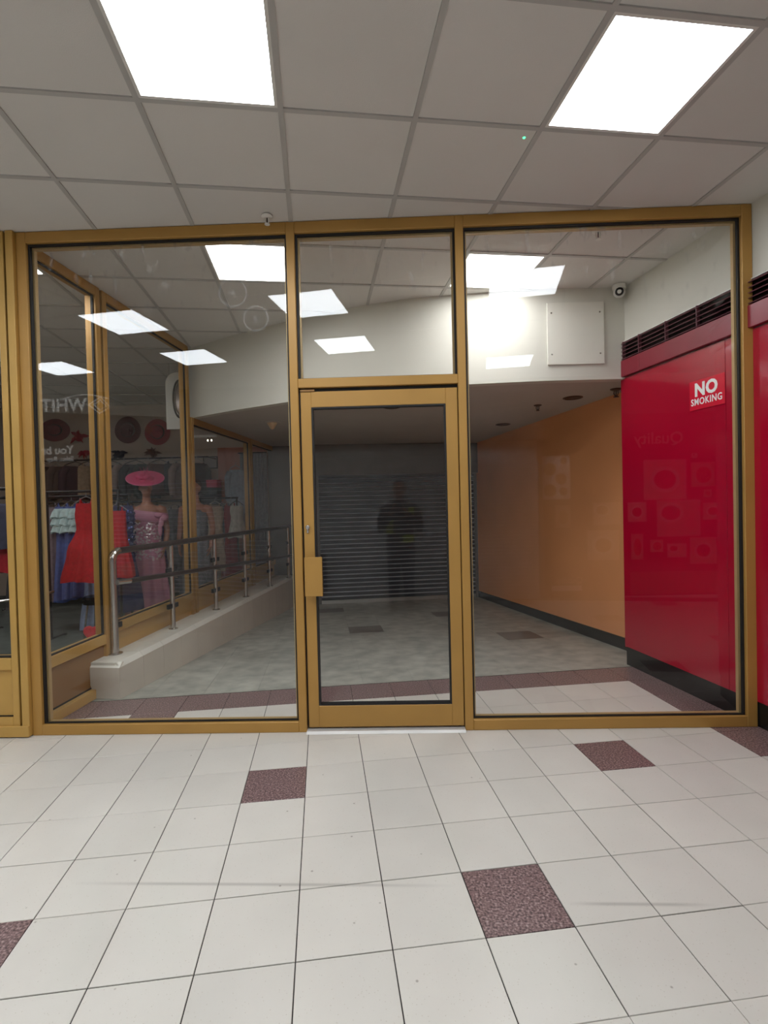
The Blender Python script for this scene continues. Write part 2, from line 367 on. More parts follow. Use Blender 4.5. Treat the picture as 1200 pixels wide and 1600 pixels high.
for v in range(-6, 13): link('grid_bar', gb1, ceiling, (0, v*CS, 0))
for i in range(-12, 12): link('grid_bar_cross', gb2, ceiling, (i*CS, 0, 0))
fr = MB()
for x0, x1, y0, y1 in ((0.012, 0.588, 0.012, 0.026), (0.012, 0.588, 0.574, 0.588), (0.012, 0.026, 0.026, 0.574), (0.574, 0.588, 0.026, 0.574)): fr.box(x0-0.3, x1-0.3, y0-0.3, y1-0.3, 0.001, 0.025)
fr_me = fr.mesh('light_frame', M['white']); df_me = MB().box(-0.274, 0.274, -0.274, 0.274, 0.005, 0.02).mesh('light_diffuser', M['diff']); df2_me = MB().box(-0.274, 0.274, -0.274, 0.274, 0.005, 0.02).mesh('light_diffuser', M['diff2'])
for (i, v), lb in LIGHTS.items():
    c = ceil_pt(i+0.5, v+0.5)
    L = empty('ceiling_light', c, CA, label=lb, cat='ceiling light', group='square light panels of the mall ceiling')
    link('light_frame', fr_me, L); link('light_diffuser', df2_me if v >= 2 else df_me, L)
# low ceiling behind the bulkhead
poly = [(x, y+0.05) for x, y in BULK] + [(2.24, 1.3), (orange_x(1.3)+0.05, 1.35), (orange_x(6.2)+0.05, 6.3), (shop_x(6.2)-0.08, 6.3), (shop_x(2.6)-0.08, 2.62)]
tag(MB().prism(poly, LOW, LOW+0.06).build('ceiling_low', M['lowceil']), 'low dim plastered ceiling over the ramp behind the bulkhead', kind='structure')
fp = BULK + [(x, y+0.1) for x, y in reversed(BULK)]
tag(MB().prism(fp, LOW-0.002, H+0.02).build('wall_bulkhead', M['cream'], smooth=True, ang=30), 'cream curved bulkhead wall hanging above the ramp', kind='structure')

# ------------------------------------------------------------------ walls
w = tag(MB().box(-0.45, 1.27, -0.30, -0.015, 0, H+0.02).build('wall_right', M['cream'], None, loc=RW_O, rot=(0, 0, RW_A)), 'right wall, cream above and glossy red panels below', kind='structure')
B('wall_head', M['cream'], w, -0.45, 1.262, -0.02, -0.002, 2.70, H+0.015)
for x0, x1 in ((-0.45, 0.105), (0.108, 0.205), (0.208, 1.262)):
    B('red_panel', M['red'], w, x0, x1, -0.014, 0.004, 0.155, 2.405, 0.0012)
B('red_return_panel', M['red'], w, 1.258, 1.276, -0.28, 0.0035, 0.15, 2.40)
B('plinth', M['black'], w, -0.45, 1.262, -0.014, -0.004, 0.0, 0.153)
B('plinth_return', M['black'], w, 1.262, 1.274, -0.28, -0.008, -0.06, 0.15)
for x0, x1 in ((-0.45, 1.0), (1.003, 1.262)):
    B('fascia_strip', M['redtrim'], w, x0, x1, -0.004, 0.034, 2.412, 2.545, 0.002)
lv = B('louvre_grille', M['black'], w, -0.45, 1.262, -0.012, -0.004, 2.545, 2.702)
sl = MB().prism([(-0.004, 0), (0.03, -0.012), (0.032, -0.008), (-0.002, 0.006)], -0.45, 1.262, 'x').mesh('louvre_slat', M['maroon'])
for k in range(5): link('louvre_slat', sl, lv, (0, 0, 2.566+k*0.0315))
for x in (-0.2, 0.12, 0.42, 0.72, 1.02, 1.22): B('louvre_rib', M['maroon'], lv, x-0.003, x+0.003, -0.004, 0.024, 2.545, 2.70)
B('louvre_cap', M['white'], w, -0.45, 1.262, -0.004, 0.012, 2.701, 2.708)
wf = tag(MB().box(2.262, 6.6, -0.452, -0.36, 0, H+0.02).build('wall_right_front', M['cream']), 'red outer wall around the corner to the right', kind='structure')
for k in range(4): B('red_panel', M['red'], wf, 2.262+k*1.084, 2.262+(k+1)*1.084-0.003, -0.464, -0.4525, 0.155, 2.66, 0.0012)
B('plinth', M['black'], wf, 2.262, 6.6, -0.458, -0.4525, 0.0, 0.153)
# orange wall
oa = math.atan2(1, -0.1944)
ow = tag(MB().box(-0.42, 4.75, -0.12, 0, -0.4, LOW+0.03).build('wall_right_rear', M['orange'], None, loc=(2.142, 1.628, 0), rot=(0, 0, oa)), 'plain orange painted wall running back to the shutter', kind='structure')
bb = tag(MB().rings([[(-0.40, 0, -0.12), (-0.40, 0.012, -0.12), (-0.40, 0.012, 0.115), (-0.40, 0, 0.115)], [(4.4, 0, -0.42), (4.4, 0.012, -0.42), (4.4, 0.012, -0.135), (4.4, 0, -0.135)]]).build('baseboard_right', M['black'], None, loc=(2.142, 1.628, 0), rot=(0, 0, oa)), 'thin black skirting under the orange wall', kind='structure')
# back wall
BA = math.atan2(0.33, 2.16); BO = (-1.36, 5.345, 0)
tag(MB().box(-0.76, 3.1, 0.13, 0.25, -0.5, LOW+0.05).build('wall_back', M['shutter_dk'], None, loc=BO, rot=(0, 0, BA)), 'dark wall around the roller shutter at the end', kind='structure')
# wall above the lower side shop bays
tag(MB().box(2.50, 6.3, 0.0, 0.10, LOW-0.002, H+0.02).build('wall_left', M['cream'], None, loc=SH_O, rot=(0, 0, SH_A)), 'cream wall above the lower windows of the dress shop', kind='structure')
# dress shop shell
sp = [(-7.2, 0.06), (shop_x(0.06)+0.0, 0.06), (shop_x(6.1), 6.1), (-7.2, 6.1)]
tag(MB().prism(sp, -0.06, 0.004).build('floor_shop', M['carpet']), 'dark grey green carpet inside the dress shop', kind='structure')
tag(MB().box(-7.2, -2.12, 5.42, 5.52, 0, H+0.02).build('wall_shop_back', M['shopwall']), 'beige back wall of the dress shop', kind='structure')
tag(MB().box(-7.3, -7.2, 0.02, 5.5, 0, H+0.02).build('wall_shop_left', M['shopwall']), 'beige far side wall of the dress shop', kind='structure')
tag(MB().box(-2.98, -2.16, 5.395, 5.42, 0, 2.40).build('wall_shop_panel', M['pinkwall']), 'salmon pink panel on the dress shop wall behind the third bay', kind='structure')
# opposite side of the mall (seen mirrored), and end walls added to bounce light
tag(MB().box(-8.2, 6.6, -4.40, -4.28, 0, H+0.02).build('wall_opposite', mat('taupe_frontage', lin(118, 104, 98), 0.6)), 'shop frontages opposite, seen only as faint reflections', kind='structure')
tag(MB().box(-8.3, -8.2, -4.4, 0.1, 0, H+0.02).build('wall_bounce_left', M['cream']), 'unseen cream wall added at the left to bounce light', kind='structure')
tag(MB().box(6.5, 6.6, -4.3, -0.4, 0, H+0.02).build('wall_bounce_right', M['cream']), 'unseen cream wall added at the right to bounce light', kind='structure')

# ------------------------------------------------------------------ gold glazed shopfront: local frame = world, front face y=0, glass at y=.045
def bay(root, x0, x1, z0, z1, gmat, y=0.045, beadw=0.022, seal=0.012):
    """glass, black gasket and beads filling a frame opening"""
    B('glass_pane', gmat, root, x0+0.003, x1-0.003, y-0.003, y+0.003, z0+0.003, z1-0.003)
    for nm, a in (('gasket', (x0, x0+seal, z0, z1)), ('gasket', (x1-seal, x1, z0, z1)), ('gasket', (x0+seal, x1-seal, z0, z0+0.006)), ('gasket', (x0+seal, x1-seal, z1-seal, z1))):
        B(nm, M['rubber'], root, a[0], a[1], y-0.022, y-0.0035, a[2], a[3])
    for a in ((x0, x0+beadw, z0, z1), (x1-beadw, x1, z0, z1), (x0+beadw, x1-beadw, z0, z0+0.006), (x0+beadw, x1-beadw, z1-beadw, z1)):
        B('glazing_bead', M['bead'], root, a[0], a[1], y+0.0035, y+0.03, a[2], a[3])
G = M['gold']
w1 = empty('window_1', (-1.5, 0, 0), kind='structure', label='tall left shopfront window in a gold frame'); 
w2 = empty('window_2', (-0.1, 0, 0), kind='structure', label='small transom window above the gold door')
w3 = empty('window_3', (1.2, 0, 0), kind='structure', label='tall right shopfront window in a gold frame')
def Bw(root, name, m, x0, x1, y0, y1, z0, z1, bevel=0.003):
    o = B(name, m, root, x0, x1, y0, y1, z0, z1, bevel); o.location = -root.location; return o
def off(root):
    for c in root.children:
        if tuple(c.location) == (0, 0, 0): c.location = -root.location
D = 0.078
Bw(w1, 'frame_post', G, -2.338, -2.277, 0, D, 0, H+0.004); Bw(w1, 'frame_post', G, -0.650, -0.599, 0, D, 0, H+0.004)
Bw(w1, 'frame_rail', G, -2.277, -0.650, 0.0005, D, 3.083, H+0.004); Bw(w1, 'frame_sill', G, -2.277, -0.650, 0.0005, D, 0, 0.066)
bay(w1, -2.277, -0.650, 0.066, 3.083, M['glass']); off(w1)
Bw(w2, 'frame_rail', G, -0.599, 0.382, 0.0005, D, 3.083, H+0.004); Bw(w2, 'transom_rail', G, -0.599, 0.382, 0.0005, D, 2.135, 2.192)
bay(w2, -0.599, 0.382, 2.192, 3.083, M['glass']); off(w2)
Bw(w3, 'frame_post', G, 0.382, 0.433, 0, D, 0, H+0.004); Bw(w3, 'frame_post', G, 2.092, 2.153, 0, D, 0, H+0.004)
Bw(w3, 'frame_rail', G, 0.433, 2.092, 0.0005, D, 3.083, H+0.004); Bw(w3, 'frame_sill', G, 0.433, 2.092, 0.0005, D, 0, 0.066)
Bw(w3, 'frame_cover', G, 2.1535, 2.17, 0.02, D, 0, H+0.004)
bay(w3, 0.433, 2.092, 0.066, 3.083, M['glass']); off(w3)
# door
d1 = empty('door_1', (-0.1, 0.03, 0), kind='structure', label='gold framed glass door with a square pull handle')
Y0, Y1 = 0.012, 0.058
Bw(d1, 'door_stile', G, -0.588, -0.523, Y0, Y1, 0.026, 2.112, 0.002); Bw(d1, 'door_stile', G, 0.305, 0.377, Y0, Y1, 0.026, 2.112, 0.002)
Bw(d1, 'door_rail', G, -0.523, 0.305, Y0, Y1, 2.016, 2.112, 0.002); Bw(d1, 'door_rail', G, -0.523, 0.305, Y0, Y1, 0.026, 0.160, 0.002)
B('glass_pane', M['glass2'], d1, -0.521, 0.303, 0.033, 0.039, 0.162, 2.014)
for a in ((-0.523, -0.513, 0.16, 2.016), (0.295, 0.305, 0.16, 2.016), (-0.513, 0.295, 0.16, 0.17), (-0.513, 0.295, 2.006, 2.016)):
    B('gasket', M['rubber'], d1, a[0], a[1], 0.014, 0.056, a[2], a[3])
for a in ((-0.599, -0.589, 0.02, 2.135), (0.378, 0.382, 0.02, 2.135), (-0.589, 0.378, 2.113, 2.135)):
    B('door_seal', M['rubber'], d1, a[0], a[1], 0.03, 0.06, a[2], a[3])
B('pivot_plate', M['bronze'], d1, -0.588, -0.50, 0.006, 0.03, 2.113, 2.124)
MB().prism([(-0.034, 0.001), (-0.018, 0.014), (0.09, 0.016), (0.09, 0.001)], -0.599, 0.382, 'x').build('threshold', M['thr'], d1)
h = Bw(d1, 'pull_handle', M['gold'], -0.578, -0.470, -0.062, -0.050, 0.858, 1.096, 0.002); h.location = -d1.location
gm = MB().box(-0.555, -0.535, -0.050, 0.012, 0.90, 1.06).build('handle_mount', M['gold'], h)
for k in range(16): B('handle_rib', M['rubber'], h, -0.482, -0.470, -0.050, -0.012, 0.862+k*0.0147, 0.870+k*0.0147)
B('handle_return', M['bronze'], h, -0.486, -0.482, -0.050, -0.010, 0.858, 1.096)
lk = MB().lathe([(0.013, 0), (0.013, 0.012), (0.010, 0.014)], 16).build('lock_cylinder', M['steel'], d1, loc=(-0.563, 0.012, 1.276), rot=(PI/2, 0, 0))
B('lock_body', M['steel'], d1, -0.569, -0.557, 0.002, 0.012, 1.240, 1.272, 0.001)
off(d1); lk.location = Vector((-0.563, 0.012, 1.276)) - Vector(d1.location); gm.location = (0, 0, 0)
for c in h.children: c.location = (0, 0, 0)

# neighbour bay of the dress shop in the same front
w4 = empty('window_4', (-3.3, -0.02, 0), kind='structure', label='dress shop front window at the left picture edge')
GL = M['gold_light']
Bw(w4, 'cover_strip', GL, -2.386, -2.3385, -0.028, 0.08, 0.006, H+0.004); Bw(w4, 'frame_post', GL, -2.443, -2.402, -0.024, 0.08, 0.006, H+0.004)
Bw(w4, 'gap_seal', M['rubber'], -2.402, -2.386, -0.006, 0.07, 0.006, H+0.004)
Bw(w4, 'frame_post', GL, -4.70, -4.64, -0.024, 0.08, 0.006, H+0.004)
Bw(w4, 'frame_rail', GL, -4.64, -2.443, -0.0235, 0.08, 3.083, H+0.004); Bw(w4, 'window_sill', GL, -4.64, -2.443, -0.0235, 0.08, 0.425, 0.497)
Bw(w4, 'lower_panel', M['gold_light'], -4.64, -2.443, 0.0, 0.05, 0.125, 0.425, 0.0); Bw(w4, 'bottom_rail', GL, -4.64, -2.443, -0.0235, 0.08, 0.02, 0.125)
Bw(w4, 'foot_strip', GL, -4.70, -2.339, -0.036, -0.024, 0.006, 0.075)
B('glass_pane', M['glass2'], w4, -4.64, -2.443, 0.03, 0.036, 0.497, 3.083)
B('gasket', M['rubber'], w4, -2.449, -2.443, 0.0, 0.029, 0.497, 3.083); B('gasket', M['rubber'], w4, -4.64, -2.449, 0.0, 0.029, 0.497, 0.505)
B('shadow_gap', M['rubber'], w4, -4.64, -2.443, -0.004, 0.0, 0.125, 0.133)
off(w4)
tag(MB().box(-8.2, -4.71, 0.0, 0.12, 0, H+0.02).build('wall_left_front', M['cream']), 'cream frontage beyond the dress shop on the left', kind='structure')

# side bays of the dress shop along the ramp
def side_bay(n, s0, s1, top, sill, label, low=None):
    r = empty('window_%d' % n, SH_O, SH_A, kind='structure', label=label)
    r.location = SH_O + Matrix.Rotation(SH_A, 3, 'Z') @ Vector(((s0+s1)/2, 0, 0)); ox = -(s0+s1)/2
    def b(nm, m, x0, x1, y0, y1, z0, z1, bv=0.003): o = B(nm, m, r, x0+ox, x1+ox, y0, y1, z0, z1, bv); return o
    b('frame_post', G, s0, s0+0.055, -0.03, 0.06, 0.0, top); b('frame_post', G, s1-0.055, s1, -0.03, 0.06, 0.0, top)
    b('gap_seal', M['rubber'], s1, s1+0.028, -0.01, 0.05, 0.0, top, 0)
    b('frame_rail', G, s0+0.055, s1-0.055, -0.0295, 0.06, top-0.07, top); b('window_sill', GL, s0+0.055, s1-0.055, -0.0295, 0.06, sill-0.075, sill)
    b('lower_panel', M['bronze'] if n == 5 else GL, s0+0.055, s1-0.055, -0.005, 0.03, 0.0, sill-0.075, 0)
    b('glass_pane', M['glass2'], s0+0.056, s1-0.056, 0.005, 0.011, sill, top-0.07, 0)
    for a in ((s0+0.055, s0+0.067, sill, top-0.07), (s1-0.067, s1-0.055, sill, top-0.07), (s0+0.067, s1-0.067, sill, sill+0.01), (s0+0.067, s1-0.067, top-0.08, top-0.07)):
        b('gasket', M['rubber'], a[0], a[1], -0.012, 0.004, a[2], a[3], 0)
    if n == 5:
        b('base_trim', GL, 0.10, 0.74, -0.05, -0.005, 0.0, 0.07); b('shadow_gap', M['rubber'], s0+0.05, s1, -0.008, -0.004, 0.07, 0.082, 0)
    return r
side_bay(5, 0.10, 0.855, H+0.004, 0.44, 'first narrow side window of the dress shop beside the gold corner post')
side_bay(6, 0.885, 2.375, H+0.004, 0.50, 'tall side window of the dress shop in front of the pink mannequin')
side_bay(7, 2.405, 4.30, 2.398, 0.52, 'lower side window of the dress shop below the bulkhead end')
side_bay(8, 4.33, 6.15, 2.398, 0.52, 'farthest dark side window of the dress shop next to the door')

# ------------------------------------------------------------------ tiled kerb with handrail
KA = math.atan2(4.93-0.615, -1.739+2.105); KO = Vector((-2.105, 0.615, 0)); KL = 4.72; KH = 0.268
kerb = empty('tiled_kerb', KO, KA, label='low cream tiled kerb carrying the handrail along the ramp', cat='kerb')
def kw(s): return 0.262 + s*0.024
MB().prism([(0.03, 0.012), (KL, 0.012), (KL, kw(KL)), (0.10, kw(0)), (0.03, 0.19)], -0.35, KH-0.036).build('core', M['grout'], kerb)
for k in range(16):
    s0, s1 = k*0.3045+0.0018, min((k+1)*0.3045-0.0018, KL)
    B('side_tile', M['kerb'], kerb, s0, s1, 0.0, 0.012, -0.34, KH-0.035)
    MB().prism([(s0, 0.0435), (s1, 0.0435), (s1, kw(s1)), (s0, kw(s0))], KH-0.038, KH).build('top_tile', M['kerbtop'], kerb)
    MB().rings([[(s, 0.0, KH-0.034), (s, 0.012, KH-0.034), (s, 0.0432, KH-0.008), (s, 0.0432, KH+0.0005), (s, 0.030, KH+0.0005)] for s in (s0, s1)]).build('nosing_tile', M['kerbtop'], kerb)
MB().prism([(0.0, 0.0), (0.205, 0.0), (0.222, 0.06), (0.245, 0.13), (0.262, 0.19), (0.264, KH-0.034), (0.0, KH-0.034)], -0.012, 0.0, 'x').build('end_tile', M['kerb'], kerb)
MB().rings([[(-0.012, y, KH-0.034), (0.0, y, KH-0.034), (0.044, y, KH-0.008), (0.044, y, KH+0.0012), (0.026, y, KH+0.0012)] for y in (-0.001, 0.262)]).build('nosing_tile', M['kerbtop'], kerb)

rail = empty('handrail', (-2.279, 0.864, KH+0.001), label='steel handrail with dark tube rails and glass infill on the tiled kerb', cat='handrail')
RB = [(-2.279, 0.864), (-2.164, 1.675), (-2.062, 2.555), (-1.957, 3.336), (-1.862, 4.189), (-1.76, 5.0)]
RO = Vector(rail.location)
def L3(x, y, z): return Vector((x, y, z)) - RO
zr = 1.082
for k, (x, y) in enumerate(RB):
    rd = 0.030 if k == 0 else 0.022
    top = zr-0.075 if k == 0 else zr-0.02
    po = MB().tube([L3(x, y, KH), L3(x, y, top)], rd, 14).build('post', M['steel'], rail, smooth=True)
    MB().lathe([(rd*1.9, 0.0), (rd*1.9, 0.006), (rd*1.05, 0.012)], 18).build('base_flange', M['steel'], po, smooth=True, loc=L3(x, y, KH))
    if 0 < k < 6:
        zm = 0.835 - 0.052*(y-0.864)
        MB().tube([L3(x+0.02, y, zm-0.03), L3(x+0.06, y, zm-0.03)], 0.006, 8).build('rail_bracket', M['steel'], po, smooth=True)
d = (Vector(RB[1]+(0,)) - Vector(RB[0]+(0,))).normalized()
el = [L3(*RB[0], zr-0.075)] + [Vector(L3(*RB[0], zr-0.075)) + d*(0.075*(1-math.cos(a))) + Vector((0, 0, 0.075*math.sin(a))) for a in [PI/2*q/6 for q in range(1, 7)]]
MB().tube(el, 0.030, 14).build('elbow', mat('polished_steel', lin(205, 200, 196), 0.12, 0.95, 0.03), rail, smooth=True)
MB().tube([L3(RB[0][0]+d.x*0.075, RB[0][1]+d.y*0.075, zr)] + [L3(x, y, zr) for x, y in RB[1:]] + [L3(-1.735, 5.26, zr)], 0.027, 14).build('top_rail', M['dkrail'], rail, smooth=True)
def mz(y): return 0.838 - 0.053*(y-0.864)
ep = [L3(RB[0][0]+0.035, RB[0][1], mz(0.864)), L3(RB[0][0]+0.06+d.x*0.12, RB[0][1]+d.y*0.12, mz(0.984))]
MB().tube(ep, 0.022, 12).build('mid_rail_end', MATS['polished_steel'], rail, smooth=True)
MB().tube([ep[1]] + [L3(x+0.055, y, mz(y)) for x, y in RB[1:]] + [L3(-1.68, 5.26, mz(5.26))], 0.0215, 12).build('mid_rail', M['dkrail'], rail, smooth=True)
for k in range(5):
    a, b = Vector(RB[k]+(0,)), Vector(RB[k+1]+(0,)); u = (b-a).normalized(); nrm = Vector((-u.y, u.x, 0))*0.004
    p0, p1 = a+u*0.05, b-u*0.05
    q = [tuple((Vector(p)-RO)[:2]) for p in (p0-nrm, p1-nrm, p1+nrm, p0+nrm)]
    MB().prism(q, 0.10, 0.70).build('glass_panel', M['glass3'], rail)
    for p, z in ((p0, 0.22), (p0, 0.56), (p1, 0.22), (p1, 0.56)):
        c = Vector(p)-RO
        MB().box(-0.032, 0.032, -0.014, 0.014, -0.022, 0.022).build('glass_clamp', M['dark'], rail, 0.003, loc=(c.x, c.y, z), rot=(0, 0, math.atan2(u.y, u.x)))

# ------------------------------------------------------------------ roller shutter at the end of the ramp
def shutter(loc, rz, x1, z0, z1, ztop, pitch, label, m, deep=0.02):
    s = empty('roller_shutter', loc, rz, label=label, cat='roller shutter')
    n = int((z1-z0)/pitch); pr = []
    for a in range(4): pr.append((-deep*(a/3)**0.8, pitch*0.03 + pitch*0.74*a/3))      # face leaning out to the top, then a sloping lip
    prof = [(0.012, 0.0), (0.004, 0.0)] + pr + [(-deep*0.85, pitch*0.83), (0.001, pitch*0.985), (0.012, pitch*0.985)]
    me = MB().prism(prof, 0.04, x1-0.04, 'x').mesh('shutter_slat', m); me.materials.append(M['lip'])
    for p in me.polygons:                       # highlight painted along the lip of each slat in a brighter colour
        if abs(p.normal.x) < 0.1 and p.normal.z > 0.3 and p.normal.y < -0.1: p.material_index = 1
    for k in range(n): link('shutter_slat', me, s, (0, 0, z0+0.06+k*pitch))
    B('bottom_bar', M['alu'] if deep > 0.01 else m, s, 0.03, x1-0.03, -0.016, 0.016, z0, z0+0.062, 0.003)
    for x in (0.0, x1-0.06): B('guide_rail', M['shutter_dk'], s, x, x+0.06, -0.035, 0.03, z0, z1+0.02, 0.003)
    hb = B('shutter_box', M['shutter_dk'], s, -0.02, x1+0.02, -0.10, 0.10, z1, ztop, 0.004)
    for k in range(5): B('box_rib', M['shutter_dk'], hb, -0.02, x1+0.02, -0.106, -0.10, z1+0.04+k*(ztop-z1-0.08)/5, z1+0.052+k*(ztop-z1-0.08)/5)
    return s
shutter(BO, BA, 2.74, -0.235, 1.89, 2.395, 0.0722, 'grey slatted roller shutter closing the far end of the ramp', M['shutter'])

# ------------------------------------------------------------------ fittings on ceilings and walls
def sprinkler(loc, label, s=1.0, m=None):
    m = m or M['white']; r = empty('sprinkler_head', loc, label=label, cat='sprinkler', group='fire sprinklers')
    MB().lathe([(0.034*s, 0.0), (0.034*s, -0.004*s), (0.022*s, -0.010*s), (0.012*s, -0.010*s)], 18).build('escutcheon', m, r, smooth=True)
    for q in (-1, 1): MB().tube([(q*0.010*s, 0, -0.008*s), (q*0.013*s, 0, -0.028*s), (q*0.004*s, 0, -0.046*s)], 0.0035*s, 6).build('frame_arm', m, r, smooth=True)
    MB().tube([(0, 0, -0.008*s), (0, 0, -0.044*s)], 0.003*s, 6).build('bulb', M['dark'], r)
    MB().lathe([(0.016*s, -0.046*s), (0.016*s, -0.050*s)], 12).build('deflector', m, r)
    return r
sprinkler((-0.744, -0.075, H), 'white sprinkler head on the ceiling just above the gold frame')
sprinkler((1.336, 0.24, H), 'white sprinkler head on the ceiling behind the right window', 1.2)
dkb = mat('tarnished_brass', lin(88, 66, 54), 0.45, 0.5)
sprinkler((2.0, 1.60, LOW), 'dark sprinkler head on the low ceiling against the orange wall', 1.5, dkb)
sprinkler((1.481, 2.303, LOW), 'dark sprinkler head on the low ceiling left of the orange wall', 1.2, dkb)
def downlight(loc, label):
    r = empty('downlight', loc, label=label, cat='downlight', group='unlit recessed downlights')
    MB().lathe([(0.095, 0.0), (0.095, -0.006), (0.078, -0.010), (0.070, -0.003)], 24).build('bezel', dkb, r, smooth=True)
    MB().lathe([(0.069, -0.0028), (0.04, -0.0022)], 24).build('reflector', M['dark'], r)
downlight((1.728, 1.95, LOW), 'unlit round downlight nearest the orange wall')
downlight((1.384, 3.616, LOW), 'unlit round downlight farther back above the orange wall')
downlight((-0.043, 2.16, LOW), 'unlit round downlight seen at the top of the door glass')
cl = empty('ceiling_cone', (-1.467, 2.93, LOW), label='small beige cone fitting under the low ceiling left of the door', cat='ceiling fitting')
MB().lathe([(0.10, 0.0), (0.10, -0.006), (0.06, -0.008)], 20).build('base_plate', M['lowceil'], cl, smooth=True)
MB().lathe([(0.062, -0.008), (0.050, -0.03), (0.022, -0.075), (0.010, -0.085)], 20).build('cone', mat('beige_cone', lin(206, 178, 140), 0.5), cl, smooth=True)
gi_ = empty('indicator_light', (0.645, -0.655, H+0.006), label='tiny green indicator light in a ceiling tile', cat='indicator light')
MB().lathe([(0.010, 0.0), (0.010, -0.003), (0.008, -0.003)], 12).build('bezel', M['white'], gi_)
MB().lathe([(0.0075, -0.0028), (0.006, -0.006), (0.001, -0.008)], 12).build('lamp', M['led'], gi_, smooth=True)
cc = empty('security_camera', (1.845, 1.135, H), label='white dome security camera in the ceiling corner behind the right window', cat='security camera')
MB().lathe([(0.052, 0.0), (0.055, -0.02), (0.050, -0.034), (0.03, -0.040)], 20).build('base', M['white'], cc, smooth=True)
MB().ell((0, 0, -0.058), (0.047, 0.047, 0.043), 18, 12).build('ball', M['white'], cc, smooth=True)
vd = Vector((-0.35, -0.92, -0.20)).normalized(); q = vd.to_track_quat('Z', 'Y')
ey = MB().lathe([(0.031, 0.030), (0.033, 0.044), (0.028, 0.047), (0.026, 0.043), (0.004, 0.0425)], 18).build('lens_face', M['lens'], cc, smooth=True, loc=(0, 0, -0.058)); ey.rotation_mode = 'QUATERNION'; ey.rotation_quaternion = q
ap = empty('access_panel', (1.50, 1.183, 2.78), math.atan2(0.008, 0.35), label='square off-white access panel screwed to the bulkhead wall', cat='access panel')
B('board', M['offwhite'], ap, -0.235, 0.235, -0.014, -0.002, -0.255, 0.255, 0.002)
for x in (-0.2, 0.2):
    for z in (-0.17, 0.17): MB().lathe([(0.007, 0), (0.006, 0.004), (0.001, 0.005)], 10).build('screw', M['steel'], ap, loc=(x, -0.014, z), rot=(PI/2, 0, 0))
# no smoking sign on the red panel
sa = math.atan2(-1, 0.2047)
sg = empty('no_smoking_sign', (red_x(0.348)-0.006, 0.348, 2.105), sa, label='small red plate reading NO SMOKING in white letters on the red wall', cat='sign')
B('plate', M['signred'], sg, -0.15, 0.15, -0.003, -0.0005, -0.105, 0.095, 0.001)
text('lettering', 'NO', 0.12, M['signwhite'], sg, (-0.005, -0.0035, -0.010), (PI/2, 0, 0), 0.0008, 0.005, 'CENTER', 1.0, 0.0, 1.08)
text('lettering', 'SMOKING', 0.064, M['signwhite'], sg, (-0.003, -0.0035, -0.072), (PI/2, 0, 0), 0.0008, 0.0010, 'CENTER', 0.86, 0.0, 1.12)

# ------------------------------------------------------------------ dress shop contents
def fab(name, c, rough=0.8, metal=0.0, var=0.18, scale=25): return mat(name, lin(*c), rough, metal, var, scale)
BLACKM = fab('black_fabric', (34, 32, 34)); WIRE = mat('hanger_wire', lin(170, 168, 166), 0.3, 0.8)
def drape(mb, zs, ws, ds, folds, amp, rnd, n=56, cx=0.0, cy=0.0):
    ph = rnd.uniform(0, 6); R = []
    for k, (z, wv, dv) in enumerate(zip(zs, ws, ds)):
        t = k/(len(zs)-1); ring = []
        for i in range(n):
            a = 2*PI*i/n
            f = 1 + amp*(0.15+t)*(0.65*math.cos(folds*a+ph+0.6*t) + 0.35*math.cos((folds*1.7//1)*a+2*ph))
            ring.append((cx+wv*f*math.cos(a), cy+dv*f*math.sin(a), z + 0.012*t*math.cos(3*a+ph)))
        R.append(ring)
    return mb.rings(R)
def interp(pts, n=16):
    out = []
    for i in range(n):
        t = pts[0][0] + (pts[-1][0]-pts[0][0])*i/(n-1)
        for a, b in zip(pts, pts[1:]):
            if a[0] <= t <= b[0]+1e-9:
                u = (t-a[0])/(b[0]-a[0]+1e-9); u = u*u*(3-2*u); out.append(a[1]+(b[1]-a[1])*u); break
    return out
def garment(name, label, cat, x, y, ztop, zhem, wid, dep, m, rz=0.0, folds=7, amp=0.12, top='strap', group=None, extra=None, rail=0.06):
    """wid/dep: lists of (t, half width) from shoulder to hem"""
    rnd = random.Random(name+label)
    r = empty(name, (x, y, zhem), rz, label=label, cat=cat, group=group); h = ztop-zhem
    zs = [h*(1-i/15) for i in range(16)]; ws = interp(wid); ds = interp(dep)
    body = drape(MB(), zs, ws, ds, folds, amp, rnd).build('fabric', m, r, smooth=True, ang=80)
    w0 = max(ws[0], 0.10)
    hg = MB().tube([(-w0*1.05, 0, h+0.005), (-w0*0.5, 0, h+0.05), (0, 0, h+0.075), (w0*0.5, 0, h+0.05), (w0*1.05, 0, h+0.005)], 0.006, 6)
    hg.tube([(0, 0, h+0.075), (0, 0, h+0.11), (0.012, 0, h+0.128), (0.028, 0, h+0.115)], 0.003, 6)
    hg.build('hanger', BLACKM if rnd.random() < 0.5 else WIRE, r, smooth=True)
    if top == 'strap':
        for q in (-1, 1): MB().tube([(q*w0*0.55, -ds[0]*0.6, h-0.01), (q*w0*0.55, 0, h+0.045), (q*w0*0.55, ds[0]*0.6, h-0.01)], 0.008, 6).build('strap', m, r, smooth=True)
    if top == 'sleeve':
        for q in (-1, 1):
            MB().tube([(q*w0*0.85, 0, h-0.03), (q*w0*1.22, 0, h-0.12), (q*w0*1.30, 0, h-0.32), (q*w0*1.25, -0.01, h-0.5)], [0.055, 0.062, 0.055, 0.05], 12).build('sleeve', m, r, smooth=True)
    if extra: extra(r, h)
    return r
long_w = [(0, 0.11), (0.12, 0.13), (0.3, 0.10), (1, 0.20)]; long_d = [(0, 0.05), (0.3, 0.055), (1, 0.10)]
